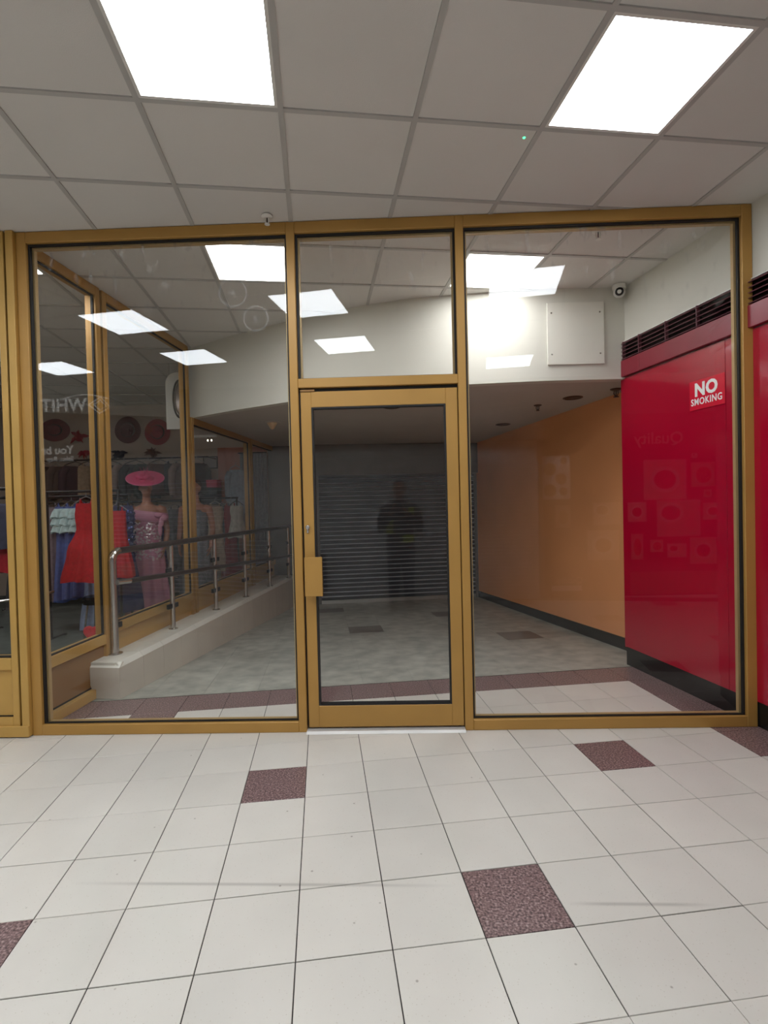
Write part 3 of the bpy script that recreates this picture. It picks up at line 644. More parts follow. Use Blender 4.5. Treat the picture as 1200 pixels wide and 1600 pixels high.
slim_w = [(0, 0.09), (0.15, 0.10), (0.35, 0.085), (1, 0.13)]; slim_d = [(0, 0.04), (1, 0.06)]
tut_w = [(0, 0.10), (0.15, 0.115), (0.32, 0.10), (0.6, 0.19), (1, 0.25)]; tut_d = [(0, 0.05), (0.35, 0.06), (0.7, 0.14), (1, 0.2)]
jack_w = [(0, 0.17), (0.06, 0.21), (0.5, 0.20), (1, 0.22)]; jack_d = [(0, 0.05), (0.2, 0.075), (1, 0.08)]
top_w = [(0, 0.13), (0.1, 0.155), (1, 0.165)]; top_d = [(0, 0.04), (1, 0.06)]

def clothes_rail(label, x0, x1, y, z, foot=True, group=None):
    r = empty('clothes_rail', ((x0+x1)/2, y, 0), label=label, cat='clothes rail'); hx = (x1-x0)/2
    MB().tube([(-hx, 0, z), (hx, 0, z)], 0.014, 10).build('rail_bar', M['dark'], r, smooth=True)
    for q in (-hx+0.02, hx-0.02):
        MB().tube([(q, 0, 0.03 if foot else z), (q, 0, z)] if foot else [(q, 0, z), (q, 5.42-y, z)], 0.013, 10).build('upright' if foot else 'bracket', M['dark'], r, smooth=True)
        if foot: MB().tube([(q, -0.24, 0.02), (q, -0.2, 0.03), (q, 0.2, 0.03), (q, 0.24, 0.02)], 0.013, 8).build('foot', M['dark'], r, smooth=True)
    return r
clothes_rail('black clothes rail behind the first side window of the dress shop', -4.85, -3.08, 2.72, 1.58)
clothes_rail('short black clothes rail carrying the two red tulle dresses', -3.82, -3.0, 2.34, 1.62)
RAIL1 = 'dresses on the front rail'
MAUVE = fab('mauve_grey_lace', (140, 122, 128)); PERI = fab('periwinkle_satin', (92, 112, 176), 0.55); MINT = fab('mint_ruffle', (196, 216, 216)); REDT = fab('red_tulle', (184, 10, 28), 0.75)
PALE = fab('pale_blue_chiffon', (158, 172, 208), 0.7); NAVY = fab('navy_satin', (34, 36, 88), 0.5); NAVS = mat('navy_sequin', lin(96, 112, 190), 0.2, 0.8, 0.4, 90)
def shoulder_ruffle(m, z0=-0.32):
    def f(r, h):
        for q in range(3):
            rnd = random.Random(q+int(h*1000))
            drape(MB(), [h-0.02-q*0.085, h-0.06-q*0.085, h-0.125-q*0.085], [0.10, 0.125, 0.14], [0.045, 0.06, 0.07], 9, 0.12, rnd, 48).build('ruffle', m, r, smooth=True, ang=80)
    return f
def sequins(m, zt, zb, wf, n, seed, k0=1.0):
    def f(r, h):
        rnd = random.Random(seed); mb = MB()
        for _ in range(n):
            z = rnd.uniform(zb, zt); a = rnd.uniform(0, 2*PI); w, dd = wf(z)
            c = Vector((w*math.cos(a), dd*math.sin(a), z)); nr = Vector((math.cos(a)/max(w, .01), math.sin(a)/max(dd, .01), rnd.uniform(-3, 3))).normalized()
            u = nr.cross(Vector((0, 0, 1))).normalized(); v = nr.cross(u); s = k0*rnd.uniform(0.005, 0.010); c = c+nr*0.013
            k = len(mb.v); mb.v += [c-u*s-v*s, c+u*s-v*s, c+u*s+v*s, c-u*s+v*s]; mb.f.append((k, k+1, k+2, k+3))
        tag(mb.build('sequins', m, r), kind='stuff')
    return f
garment('evening_dress', 'dusty mauve lace dress at the left end of the front rail', 'dress', -4.03, 2.72, 1.46, 0.36, slim_w, long_d, MAUVE, 0.6, 6, 0.16, group=RAIL1)
garment('evening_dress', 'dark charcoal dress hanging behind the dusty mauve lace dress', 'dress', -4.42, 2.72, 1.46, 0.30, slim_w, long_d, fab('charcoal_fabric', (58, 56, 60)), 0.5, 6, 0.14, group=RAIL1)
for k, (x, lb) in enumerate(((-3.875, 'periwinkle dress with mint ruffles next to the dusty mauve dress'), (-3.775, 'periwinkle dress with mint ruffles in the middle of its trio'), (-3.675, 'periwinkle dress with mint ruffles closest to the red tulle dress'))):
    garment('party_dress', lb, 'dress', x, 2.72, 1.46, 0.37+0.03*k, slim_w, [(0, .04), (1, .05)], PERI, 1.15, 6, 0.14, group=RAIL1, extra=shoulder_ruffle(MINT))
garment('evening_dress', 'long pale blue chiffon gown trailing below the red tulle dress', 'dress', -3.53, 2.72, 1.45, 0.03, [(0, .09), (.3, .09), (.6, .10), (1, .15)], [(0, .05), (1, .09)], PALE, 0.2, 7, 0.2, group=RAIL1)
garment('evening_dress', 'grey chiffon gown hanging just right of the pale blue gown', 'dress', -3.37, 2.72, 1.45, 0.20, [(0, .09), (.3, .09), (.6, .10), (1, .13)], [(0, .05), (1, .08)], fab('grey_chiffon', (112, 114, 128)), 0.2, 7, 0.2, group=RAIL1)
garment('party_dress', 'bright red tulle party dress with a flared layered skirt', 'dress', -3.37, 2.34, 1.49, 0.655, tut_w, tut_d, REDT, 0.2, 11, 0.13, group=RAIL1)
garment('party_dress', 'second red tulle party dress between the mullion and navy gown', 'dress', -3.04, 2.34, 1.40, 0.68, [(0, .09), (.3, .09), (1, .15)], [(0, .05), (1, .12)], REDT, 0.4, 10, 0.13, group=RAIL1)
garment('evening_dress', 'navy gown with blue sequins beside the pink mannequin', 'dress', -3.17, 2.72, 1.46, 0.25, long_w, long_d, NAVY, 0.1, 6, 0.12, group=RAIL1, extra=sequins(NAVS, 1.15, 0.60, lambda z: (0.12, 0.062), 420, 5))
# second rail behind the mannequin
clothes_rail('black clothes rail behind the pink mannequin', -3.02, -2.42, 4.62, 1.55)
R2 = 'dresses on the rear rail'
garment('evening_dress', 'slate grey gown hanging just behind the pink mannequin', 'dress', -2.97, 4.62, 1.43, 0.2, long_w, long_d, fab('slate_fabric', (92, 98, 112)), 0.5, 6, 0.14, group=R2)
garment('evening_dress', 'cream satin gown with folds behind the handrail', 'dress', -2.76, 4.58, 1.43, 0.45, long_w, long_d, fab('cream_satin', (206, 184, 160), 0.5), 0.3, 6, 0.16, group=R2)
garment('evening_dress', 'teal grey dress between the cream and the maroon gown', 'dress', -2.64, 4.66, 1.43, 0.5, slim_w, slim_d, fab('teal_grey_fabric', (96, 112, 120)), 0.6, 6, 0.14, group=R2)
garment('evening_dress', 'maroon gown on the rear rail near the steel post', 'dress', -2.53, 4.60, 1.43, 0.30, slim_w, slim_d, fab('maroon_satin', (138, 22, 44), 0.5), 0.4, 6, 0.14, group=R2)
garment('blouse', 'ivory blouse at the right end of the rear rail', 'blouse', -2.44, 4.60, 1.43, 0.95, slim_w, slim_d, fab('ivory_fabric', (206, 200, 190)), 0.6, 6, 0.12, group=R2)
garment('coat', 'pale blue grey coat hanging high on the salmon panel', 'coat', -2.66, 5.30, 2.02, 1.30, [(0, .10), (.2, .12), (1, .18)], [(0, .04), (1, .06)], fab('pale_blue_wool', (166, 176, 190)), 0.0, 5, 0.12, 'sleeve')
# upper rail along the back wall
clothes_rail('high black wall rail of dark garments under the hats', -5.95, -3.0, 5.02, 2.22, False)
R3 = 'garments on the high wall rail'
UP = [('dark grey tailored jacket at the left end of the high rail', 'jacket', (66, 62, 62)), ('black satin blouse second on the high rail', 'blouse', (30, 28, 30)), ('faded brown jacket third on the high rail', 'jacket', (84, 66, 58)), ('plum coloured cardigan left of the beige top', 'cardigan', (64, 40, 52)),
 ('beige top with a dark hanger on the high rail', 'top', (178, 150, 122)), ('ink black top right of the beige top', 'top', (24, 24, 28)), ('dark navy jacket in the middle of the high rail', 'jacket', (36, 40, 58)), ('taupe blouse on the high rail left of the pink hat', 'blouse', (150, 126, 116)),
 ('black jacket hanging directly behind the pink hat', 'jacket', (26, 25, 28)), ('dark bottle green cardigan behind the pink hat brim', 'cardigan', (34, 48, 44)), ('brown velvet jacket right of the pink hat', 'jacket', (80, 50, 44)), ('black lace top near the arched mirror', 'top', (30, 28, 32)), ('taupe cardigan near the right end of the high rail', 'cardigan', (142, 122, 114)), ('charcoal jacket at the right end of the high rail', 'jacket', (50, 48, 52))]
for k, (lb, nm, c) in enumerate(UP):
    jk = nm in ('jacket', 'cardigan')
    garment(nm, lb, nm, -5.72 + k*0.195, 5.0, 2.12, 1.58 + 0.05*(k % 3), jack_w if jk else top_w, [(0, .035), (1, .05)], fab('cloth_%d_%d_%d' % c, c), (1.05 if k % 2 else 0.9), 6, 0.08, 'sleeve' if nm != 'top' else 'strap', R3)
clothes_rail('long black clothes rail of dark gowns behind the front rail', -5.70, -3.12, 4.30, 1.52)
R5 = 'dark gowns on the long rear rail'
for k, (lb, c) in enumerate((('black gown at the left end of the long rear rail', (28, 27, 30)), ('bottle green gown on the long rear rail', (30, 52, 46)), ('charcoal gown right of the bottle green gown', (58, 56, 60)), ('deep plum gown on the long rear rail', (66, 34, 56)), ('midnight blue gown right of the deep plum gown', (30, 34, 62)), ('brown lace gown on the long rear rail', (78, 58, 50)), ('slate blue gown right of the brown lace gown', (64, 76, 100)), ('black velvet gown left of the royal blue gown', (22, 22, 24)), ('royal blue gown behind the pink mannequin', (40, 48, 112)), ('pewter grey gown at the right end of the long rear rail', (110, 110, 116)))):
    garment('evening_dress', lb, 'dress', -5.55 + k*0.255, 4.30, 1.40, 0.22 + 0.06*(k % 3), slim_w, slim_d, fab('gown_%d_%d_%d' % c, c), 0.7, 6, 0.15, 'strap', R5)
# hats and fascinators on the back wall
def wall_hat(label, x, z, r, m, crown=0.5, flat=1.0, tilt=0.0):
    h = empty('hat', (x, 5.415, z), label=label, cat='hat', group='hats on the back wall', rot=(PI/2, 0, tilt))
    n = 36; R = []
    for rr_, hz in ((r*crown*0.5, 0.002), (r*0.86, 0.004), (r, 0.018), (r*1.01, 0.024), (r*0.97, 0.024), (r*crown, 0.014), (r*crown*0.95, 0.06), (r*crown*0.6, 0.085), (r*0.02, 0.09)):
        R.append([(rr_*math.cos(2*PI*k/n), rr_*flat*math.sin(2*PI*k/n), hz + (0.01*math.sin(4*PI*k/n) if rr_ > r*0.8 else 0)) for k in range(n)])
    MB().rings(R).build('brim_and_crown', m, h, smooth=True)
    MB().tube([(r*crown*1.02*math.cos(a), r*crown*1.02*flat*math.sin(a), 0.028) for a in [2*PI*k/24 for k in range(25)]], 0.010, 8, cap=False).build('band', BLACKM, h, smooth=True)
    for q in range(5):
        a = q*1.256
        MB().ell((r*crown*0.5+0.03*math.cos(a), -r*crown*0.3+0.03*math.sin(a), 0.08), (0.026, 0.026, 0.014), 10, 6).build('petal', m, h, smooth=True)
    return h
HMAR = fab('hat_maroon', (112, 38, 46)); HRED = fab('hat_red', (150, 24, 44)); HDK = fab('hat_plum', (92, 44, 50))
wall_hat('wide maroon hat at the far left of the wall', -5.72, 2.77, 0.26, HMAR, 0.45, 0.72)
wall_hat('dark plum round hat on the wall left of the red one', -4.48, 2.74, 0.22, HDK)
wall_hat('deep red round hat on the wall beside the arched mirror', -3.98, 2.69, 0.215, HRED)
def fascinator(label, x, z, m, s=1.0, seed=1):
    rnd = random.Random(seed); h = empty('fascinator', (x, 5.41, z), label=label, cat='fascinator', group='fascinators on the back wall')
    MB().lathe([(0.06*s, 0), (0.06*s, 0.012), (0.03*s, 0.03), (0.002, 0.034)], 20).build('disc', m, h, smooth=True, rot=(PI/2, 0, 0))
    for k in range(9):
        a = rnd.uniform(0, 2*PI); l = s*rnd.uniform(0.10, 0.19)
        e = Vector((math.cos(a)*l, -0.03, math.sin(a)*l*0.7)); md = e*0.5 + Vector((0, -0.03, 0.02))
        MB().tube([(0, -0.012, 0), tuple(md), tuple(e)], [0.012*s, 0.026*s, 0.003], 8, 0.35).build('feather', m, h, smooth=True)
fascinator('crimson feathered fascinator right of the wide maroon hat', -5.32, 2.64, HRED, 1.15, 3)
fascinator('black feathered fascinator beside the crimson one', -5.03, 2.62, BLACKM, 0.95, 4)
fascinator('small red fascinator lower on the wall below the others', -5.22, 2.37, fab('hat_scarlet', (172, 30, 50)), 0.85, 5)
fascinator('brown feathered fascinator above the taupe blouse', -4.06, 2.33, fab('hat_brown', (96, 58, 46)), 0.95, 6)
fascinator('navy feathered fascinator under the dark plum hat', -4.62, 2.33, fab('hat_navy', (36, 38, 56)), 1.0, 7)
# picture frame, shelf goods and small things
pf = empty('picture_frame', (-3.10, 5.395, 2.16), label='small black picture frame on the wall behind the third bay', cat='picture frame')
for a in ((-.12, .12, -.10, -.085), (-.12, .12, .085, .10), (-.12, -.105, -.085, .085), (.105, .12, -.085, .085)): B('frame_side', M['dark'], pf, a[0], a[1], -0.02, 0.02, a[2], a[3])
B('print', mat('grey_print', lin(150, 142, 136), 0.5), pf, -0.105, 0.105, 0.0, 0.012, -0.085, 0.085)
sh = empty('wall_shelf', (-3.05, 5.25, 1.46), label='dark wall shelf behind the third bay', cat='shelf')
B('board', M['dark'], sh, -0.22, 0.22, -0.15, 0.16, 0, 0.025, 0.002)
for q in (-0.16, 0.16): B('bracket', M['dark'], sh, q-0.01, q+0.01, -0.1, 0.16, -0.08, 0.0)
for k, (c, lb) in enumerate((((48, 52, 62), 'bottom dark blue grey box stacked on the wall shelf'), ((40, 50, 56), 'middle dark teal box stacked on the wall shelf'), ((196, 44, 86), 'bright pink hat box on top of the shelf stack'))):
    b_ = empty('gift_box', (-3.05, 5.22, 1.486 + k*0.125), label=lb, cat='box', group='boxes on the wall shelf'); mm = fab('box_%d' % k, c, 0.6, 0, 0.05)
    B('box_body', mm, b_, -0.14, 0.14, -0.1, 0.1, 0, 0.09, 0.002); B('lid', mm, b_, -0.145, 0.145, -0.105, 0.105, 0.085, 0.122, 0.002)
st = empty('stool', (-3.29, 2.36, 0.004), label='low black stool beside the red dress on the carpet', cat='stool')
MB().lathe([(0.14, 0.40), (0.15, 0.42), (0.15, 0.46), (0.13, 0.48), (0.01, 0.485)], 24).build('seat', M['black'], st, smooth=True)
for k in range(4):
    a = PI/4 + k*PI/2
    MB().tube([(0.10*math.cos(a), 0.10*math.sin(a), 0.40), (0.15*math.cos(a), 0.15*math.sin(a), 0.0)], 0.011, 8).build('leg', M['steel'], st, smooth=True)
# red heart ornament
hp = []
for k in range(36):
    a = 2*PI*k/36; hp.append((0.0052*16*math.sin(a)**3, 0.0058*(13*math.cos(a)-5*math.cos(2*a)-2*math.cos(3*a)-math.cos(4*a))))
hz = -min(p[1] for p in hp)
ho = empty('heart_ornament', (-3.22, 2.12, 0.004), label='red heart shaped ornament standing on the dress shop carpet', cat='ornament')
MB().rings([[(x*s, y_, z*s) for x, z in hp] for s, y_ in ((0.86, -0.035), (1.0, -0.018), (1.0, 0.018), (0.86, 0.035))]).build('heart', fab('heart_red', (220, 40, 54), 0.5), ho, smooth=True, loc=(0, 0, hz+0.035))
B('stand', M['dark'], ho, -0.05, 0.05, -0.04, 0.04, 0, 0.008); MB().tube([(0, 0, 0.006), (0, 0, 0.06)], 0.006, 8).build('stem', M['dark'], ho)
# chrome display rail curve
cr = empty('chrome_display_rail', (-3.9, 1.95, 0.004), label='curved chrome display rail low behind the corner post', cat='display rail')
pts = [(0.75*math.cos(a)-0.35, 0.35*math.sin(a), 0.60 + 0.05*math.sin(a)) for a in [PI*1.05 + PI*0.95*k/14 for k in range(15)]]
MB().tube(pts, 0.016, 10).build('curved_bar', MATS['polished_steel'], cr, smooth=True)
for k in (2, 12): MB().tube([pts[k], (pts[k][0], pts[k][1], 0)], 0.012, 8).build('upright', MATS['polished_steel'], cr, smooth=True)
# goods in the front window at the picture edge
clothes_rail('black clothes rail in the dress shop front window', -4.25, -3.32, 1.30, 1.62)
R4 = 'garments in the front window'
garment('jacket', 'dark navy jacket in the dress shop front window', 'jacket', -3.42, 1.30, 1.49, 1.10, jack_w, jack_d, fab('navy_cloth', (44, 46, 66)), 0.2, 6, 0.1, 'sleeve', R4)
garment('top', 'scarlet top low in the dress shop front window', 'top', -3.50, 1.36, 1.30, 0.88, top_w, top_d, fab('scarlet_cloth', (172, 24, 40)), 0.1, 6, 0.1, 'strap', R4)
shb = empty('display_table', (-3.62, 0.75, 0.004), label='low chrome display table in the dress shop front window', cat='table')
B('table_top', M['dark'], shb, -0.35, 0.30, -0.18, 0.18, 0.70, 0.73, 0.004)
for x in (-0.3, 0.25):
    for y_ in (-0.14, 0.14): MB().tube([(x, y_, 0), (x, y_, 0.70)], 0.014, 8).build('leg', MATS['polished_steel'], shb, smooth=True)
def shoe(x, y, rz, label, m):
    s = empty('shoe', (x, y, 0.7345), rz, label=label, cat='shoe', group='shoes on the display table')
    R = []
    for t, w_, z0, z1 in ((0, .012, .045, .075), (.1, .03, .02, .085), (.35, .033, .012, .08), (.6, .036, .006, .055), (.85, .036, .002, .042), (1, .012, .002, .025)):
        R.append([(-0.12+0.24*t, w_*math.cos(a), (z0+z1)/2 + (z1-z0)/2*math.sin(a)) for a in [2*PI*k/12 for k in range(12)]])
    MB().rings(R).build('upper', m, s, smooth=True); MB().prism([(-.12, -.02), (0, -.032), (.08, -.038), (.12, -.012), (.12, .012), (.08, .038), (0, .032), (-.12, .02)], 0, 0.012).build('sole', M['white'], s)
shoe(-3.42, 0.72, 0.2, 'blue and white shoe nearer the gold post on the display table', fab('shoe_blue', (60, 70, 110)))
shoe(-3.52, 0.84, 0.5, 'dark shoe behind on the display table', fab('shoe_dark', (40, 42, 50)))
# arched mirror hanging by wires
am = empty('arched_mirror', (-2.615, 3.0, 2.36), 0.1, label='white arched mirror with dark oval tracery hung near the shop ceiling', cat='mirror')
def arch(w_, z0, z1, n=14): return [(-w_, z0), (w_, z0), (w_, z1-w_)] + [(w_*math.cos(a), z1-w_+w_*math.sin(a)) for a in [PI*k/n for k in range(1, n)]] + [(-w_, z1-w_)]
MB().prism(arch(0.135, 0.0, 0.68), -0.012, 0.012, 'y').build('arched_board', M['white'], am, 0.002)
MB().prism([(0.03+0.072*math.cos(a), 0.36+0.22*math.sin(a)) for a in [2*PI*k/28 for k in range(28)]], -0.016, -0.0125, 'y').build('mirror_glass', mat('dim_mirror', lin(150, 140, 136), 0.1, 0.8), am)
MB().tube([(0.03+0.076*math.cos(a), -0.018, 0.36+0.225*math.sin(a)) for a in [2*PI*k/28 for k in range(29)]], 0.010, 8, cap=False).build('oval_frame', M['dark'], am, smooth=True)
MB().tube([(0.03+0.052*math.cos(a), -0.018, 0.36+0.185*math.sin(a)) for a in [2*PI*k/28 for k in range(29)]], 0.004, 6, cap=False).build('inner_frame', M['dark'], am, smooth=True)
for k in range(10):
    a = 2*PI*k/10
    MB().tube([(0.03+0.052*math.cos(a), -0.018, 0.36+0.185*math.sin(a)), (0.03+0.076*math.cos(a), -0.018, 0.36+0.225*math.sin(a))], 0.004, 6).build('tracery', M['dark'], am)
for q in (-0.09, 0.09): MB().tube([(q, 0, 0.62), (q, 0, H-2.36)], 0.0015, 6).build('wire', WIRE, am)
# small spotlights on a track
tr = empty('spot_track', (-2.62, 3.7, 2.25), label='short track of tiny lit bulbs behind the second side window', cat='track light')
B('track_bar', M['white'], tr, -0.20, 0.22, -0.015, 0.015, 0.10, 0.13); 
for q in (-0.17, 0.19): MB().tube([(q, 0, 0.13), (q, 0, H-2.25)], 0.004, 6).build('drop_rod', M['white'], tr)
for q in (-0.17, -0.12, 0.10, 0.15): 
    MB().tube([(q, 0, 0.10), (q, 0, 0.07)], 0.008, 8).build('bulb_socket', M['steel'], tr); MB().ell((q, 0, 0.058), (0.010, 0.010, 0.013), 10, 6).build('bulb', M['bulb'], tr, smooth=True)
cu_ = empty('curtain', (-2.36, 5.30, 0.004), label='grey curtain hanging behind the farthest side window', cat='curtain')
mb = MB(); N = 48
mb.rings([[(-0.22+0.44*k/N, 0.02*math.sin(k*1.1)+s, z) for k in range(N+1)] + [(-0.22+0.44*k/N, 0.02*math.sin(k*1.1)+s+0.008, z) for k in range(N, -1, -1)] for z, s in ((0.02, 0), (1.2, 0.004), (2.28, 0))])
mb.build('cloth', fab('grey_curtain', (150, 154, 160)), cu_, smooth=True, ang=60); MB().tube([(-0.25, 0, 2.29), (0.22, 0, 2.29)], 0.01, 8).build('curtain_rod', M['dark'], cu_, smooth=True)

# ------------------------------------------------------------------ figures
def remesh(o, v=0.007, smooth=4):
    m = o.modifiers.new('remesh', 'REMESH'); m.mode = 'VOXEL'; m.voxel_size = v; m.use_smooth_shade = True
    s = o.modifiers.new('smooth', 'SMOOTH'); s.iterations = smooth; s.factor = 0.5
def hand(mb, wrist, direction, palm_n, side, curl=0.35, s=1.0):
    """palm and five tapered fingers; direction = wrist to knuckles, palm_n = palm normal, side = towards the thumb"""
    d, n, t = [Vector(q).normalized() for q in (direction, palm_n, side)]; w = Vector(wrist)
    mb.tube([w-d*0.01, w+d*0.03*s, w+d*0.06*s, w+d*0.088*s], [0.022*s, 0.032*s, 0.038*s, 0.032*s], 12, 0.5) if False else None
    R = []
    for q, wd_, th in ((-0.012, .024, .020), (0.02, .032, .017), (0.055, .040, .015), (0.088, .038, .011)):
        R.append([w + d*q*s + t*wd_*s*math.cos(a) + n*th*s*math.sin(a) for a in [2*PI*k/12 for k in range(12)]])
    mb.rings(R)
    for k, (o_, L) in enumerate(((0.029, 0.072), (0.010, 0.080), (-0.010, 0.074), (-0.029, 0.058))):
        p = w + d*0.080*s + t*o_*s; pts = [p]; dd = d.copy(); ax = d.cross(n)
        for j, f in enumerate((0.45, 0.32, 0.23)):
            a = curl*(1+0.5*j) ; dd = (dd*math.cos(a) + n*math.sin(a)).normalized(); p = p + dd*L*f*s; pts.append(p)
        mb.tube(pts, [0.0098*s, 0.0092*s, 0.0082*s, 0.0062*s], 8)
    p = w + d*0.018*s + t*0.028*s; q1 = p + (d*0.5+t*0.8+n*0.2).normalized()*0.036*s; q2 = q1 + (d*0.85+t*0.35+n*0.4).normalized()*0.032*s; q3 = q2 + (d*0.9+n*0.45).normalized()*0.022*s
    mb.tube([p, q1, q2, q3], [0.014*s, 0.0115*s, 0.010*s, 0.007*s], 8)
def head(mb, c, yaw=0.0, s=1.0):
    """skull, jaw, nose, brow, lips and ears; faces -y before yaw"""
    R3 = Matrix.Rotation(yaw, 3, 'Z'); c = Vector(c); k = len(mb.v)
    mb.ell((0, 0.012, 0.025), (0.074, 0.094, 0.092), 20, 12); mb.ell((0, -0.022, -0.045), (0.055, 0.066, 0.068), 18, 10)
    mb.tube([(0, -0.088, 0.022), (0, -0.104, -0.014), (0, -0.096, -0.028)], [0.008, 0.013, 0.009], 8)
    mb.ell((0, -0.084, 0.034), (0.048, 0.012, 0.009), 12, 6); mb.ell((0, -0.088, -0.058), (0.024, 0.009, 0.006), 12, 6); mb.ell((0, -0.086, -0.069), (0.021, 0.009, 0.006), 12, 6)
    for q in (-1, 1): mb.ell((q*0.074, 0.012, 0.0), (0.010, 0.020, 0.031), 10, 8)
    for i in range(k, len(mb.v)): mb.v[i] = tuple(R3 @ (Vector(mb.v[i])*s) + c)
def torso(mb, rows, n=24):
    mb.rings([[(x+rx*math.cos(a), y+ry*math.sin(a), z) for a in [2*PI*k/n for k in range(n)]] for x, y, z, rx, ry in rows])
SKIN = mat('mannequin_skin', lin(176, 122, 98), 0.45, 0, 0.04)
DRESS = fab('mauve_satin', (206, 138, 164), 0.42, 0, 0.08, 10); SEQ = mat('pink_sequin', lin(252, 232, 238), 0.25, 0.3, 0.05, 90)
HATP = fab('hat_pink', (206, 62, 112), 0.65, 0, 0.1)
mq = empty('mannequin', (-3.13, 3.20, 0.004), -0.55, label='mannequin in a mauve off-shoulder sequined gown and wide pink hat', cat='mannequin')
mq.rotation_euler = (0, 0, 0.28)
mb = MB()
torso(mb, [(0, 0, 0.95, 0.15, 0.105), (0, 0, 1.06, 0.13, 0.095), (0, 0, 1.16, 0.125, 0.09), (0, -0.01, 1.28, 0.15, 0.105), (0, -0.005, 1.38, 0.165, 0.09), (0, 0.005, 1.43, 0.15, 0.07), (0, 0.01, 1.465, 0.075, 0.055), (0, 0.008, 1.50, 0.050, 0.050), (0, 0.0, 1.58, 0.046, 0.048)])
for q in (-1, 1): mb.ell((q*0.068, -0.085, 1.29), (0.062, 0.052, 0.06), 14, 8)
for q in (-1, 1):
    el_ = (q*0.225, 0.03, 1.14); wr = (q*0.205, -0.07, 0.93)
    mb.tube([(q*0.13, 0.0, 1.415), (q*0.178, 0.0, 1.40), (q*0.200, 0.012, 1.30), el_, (q*0.222, -0.01, 1.06), wr], [0.05, 0.054, 0.043, 0.036, 0.034, 0.024], 14)
    hand(mb, wr, (-q*0.18, -0.25, -0.95), (-q, -0.1, 0), (0, -1, -0.1), 0.18, 0.92)
head(mb, (0, -0.02, 1.665), 0.45, 0.98)
remesh(mb.build('body', SKIN, mq))
mb = MB(); rnd = random.Random(3)
zs = [1.31, 1.22, 1.12, 1.02, 0.92, 0.80, 0.62, 0.42, 0.22, 0.03]
drape(mb, zs, [.168, .150, .136, .142, .168, .186, .20, .225, .255, .285], [.135, .118, .104, .106, .125, .14, .155, .175, .2, .225], 8, 0.11, rnd, 72)
mb.build('gown', DRESS, mq, smooth=True, ang=80)
def band_ring(z0, dz, w, dpt, n=48): return [(w*math.cos(a), dpt*math.sin(a)-0.005, z0 + dz*math.cos(a)) for a in [2*PI*k/n for k in range(n)]]
MB().rings([band_ring(1.255, -0.02, .205, .128), band_ring(1.28, -0.025, .250, .142), band_ring(1.345, -0.03, .252, .142), band_ring(1.385, -0.035, .240, .125), band_ring(1.375, -0.035, .222, .11)], cap=False).build('off_shoulder_band', DRESS, mq, smooth=True, ang=80)
sm = sequins(SEQ, 1.24, 0.78, lambda z: (0.150+max(0, 1.02-z)*0.13+max(0, z-1.12)*0.12, 0.118+max(0, 1.02-z)*0.1+max(0, z-1.12)*0.1), 620, 11, 1.25); sm(mq, 0)
MB().tube([(-0.07, -0.07, 1.33), (-0.075, -0.06, 1.42), (-0.06, 0.0, 1.47)], 0.006, 6).build('shoulder_strap', DRESS, mq, smooth=True)
bw = MB()
for (x, z, rx, rz_) in ((0.155, 1.33, 0.05, 0.035), (0.215, 1.30, 0.045, 0.04), (0.185, 1.245, 0.03, 0.06), (0.17, 1.16, 0.026, 0.09)): bw.ell((x, -0.135, z), (rx, 0.022, rz_), 14, 8)
bw.build('bow', DRESS, mq, smooth=True)
for q in (-1, 1):
    pass
ht = MB(); n = 40
ht.rings([[(rr_*math.cos(2*PI*k/n), rr_*0.96*math.sin(2*PI*k/n), z) for k in range(n)] for rr_, z in ((0.05, 0.0), (0.18, 0.0), (0.215, 0.012), (0.22, 0.018), (0.212, 0.020), (0.10, 0.012), (0.095, 0.03), (0.06, 0.05), (0.004, 0.055))])
hat = ht.build('hat', HATP, mq, smooth=True, loc=(0.0, -0.035, 1.775), rot=(0.50, 0.06, 0))
MB().tube([(0.217*math.cos(a), 0.217*0.96*math.sin(a), 0.017) for a in [2*PI*k/40 for k in range(41)]], 0.005, 8, cap=False).build('brim_edge', fab('hat_pink_edge', (224, 110, 150)), hat, smooth=True)
for k in range(7):
    a = k*0.9
    MB().ell((0.055*math.cos(a)-0.02, 0.05*math.sin(a)-0.02, 0.055), (0.04, 0.032, 0.018), 12, 6).build('flower_petal', HATP, hat, smooth=True)
for k in range(3): MB().tube([(-0.02, -0.02, 0.05), (-0.04+0.03*k, 0.02, 0.10), (-0.07+0.05*k, 0.05, 0.15)], [0.004, 0.007, 0.001], 6, 0.4).build('quill', HATP, hat, smooth=True)
MB().lathe([(0.16, 0), (0.16, 0.012), (0.03, 0.02), (0.012, 0.03), (0.012, 0.95)], 24).build('stand', M['steel'], mq, smooth=True)
# second mannequin, in grey
m2 = empty('mannequin', (-2.72, 3.72, 0.004), 0.1, label='mannequin in a grey sequined sleeveless gown behind the second mullion', cat='mannequin')
mb = MB()
torso(mb, [(0, 0, 0.95, 0.15, 0.105), (0, 0, 1.06, 0.13, 0.095), (0, 0, 1.16, 0.125, 0.09), (0, -0.01, 1.28, 0.15, 0.105), (0, -0.005, 1.38, 0.165, 0.09), (0, 0.005, 1.43, 0.15, 0.07), (0, 0.01, 1.465, 0.075, 0.055), (0, 0.008, 1.50, 0.050, 0.050), (0, 0.0, 1.58, 0.046, 0.048)])
for q in (-1, 1):
    wr = (q*0.205, -0.08, 0.90)
    mb.tube([(q*0.12, 0.0, 1.41), (q*0.17, 0.0, 1.395), (q*0.195, 0.012, 1.28), (q*0.215, 0.02, 1.12), (q*0.215, -0.02, 1.04), wr], [0.05, 0.054, 0.043, 0.036, 0.034, 0.024], 14)
    hand(mb, wr, (-q*0.15, -0.25, -0.95), (-q, -0.1, 0), (0, -1, -0.1), 0.18, 0.92)
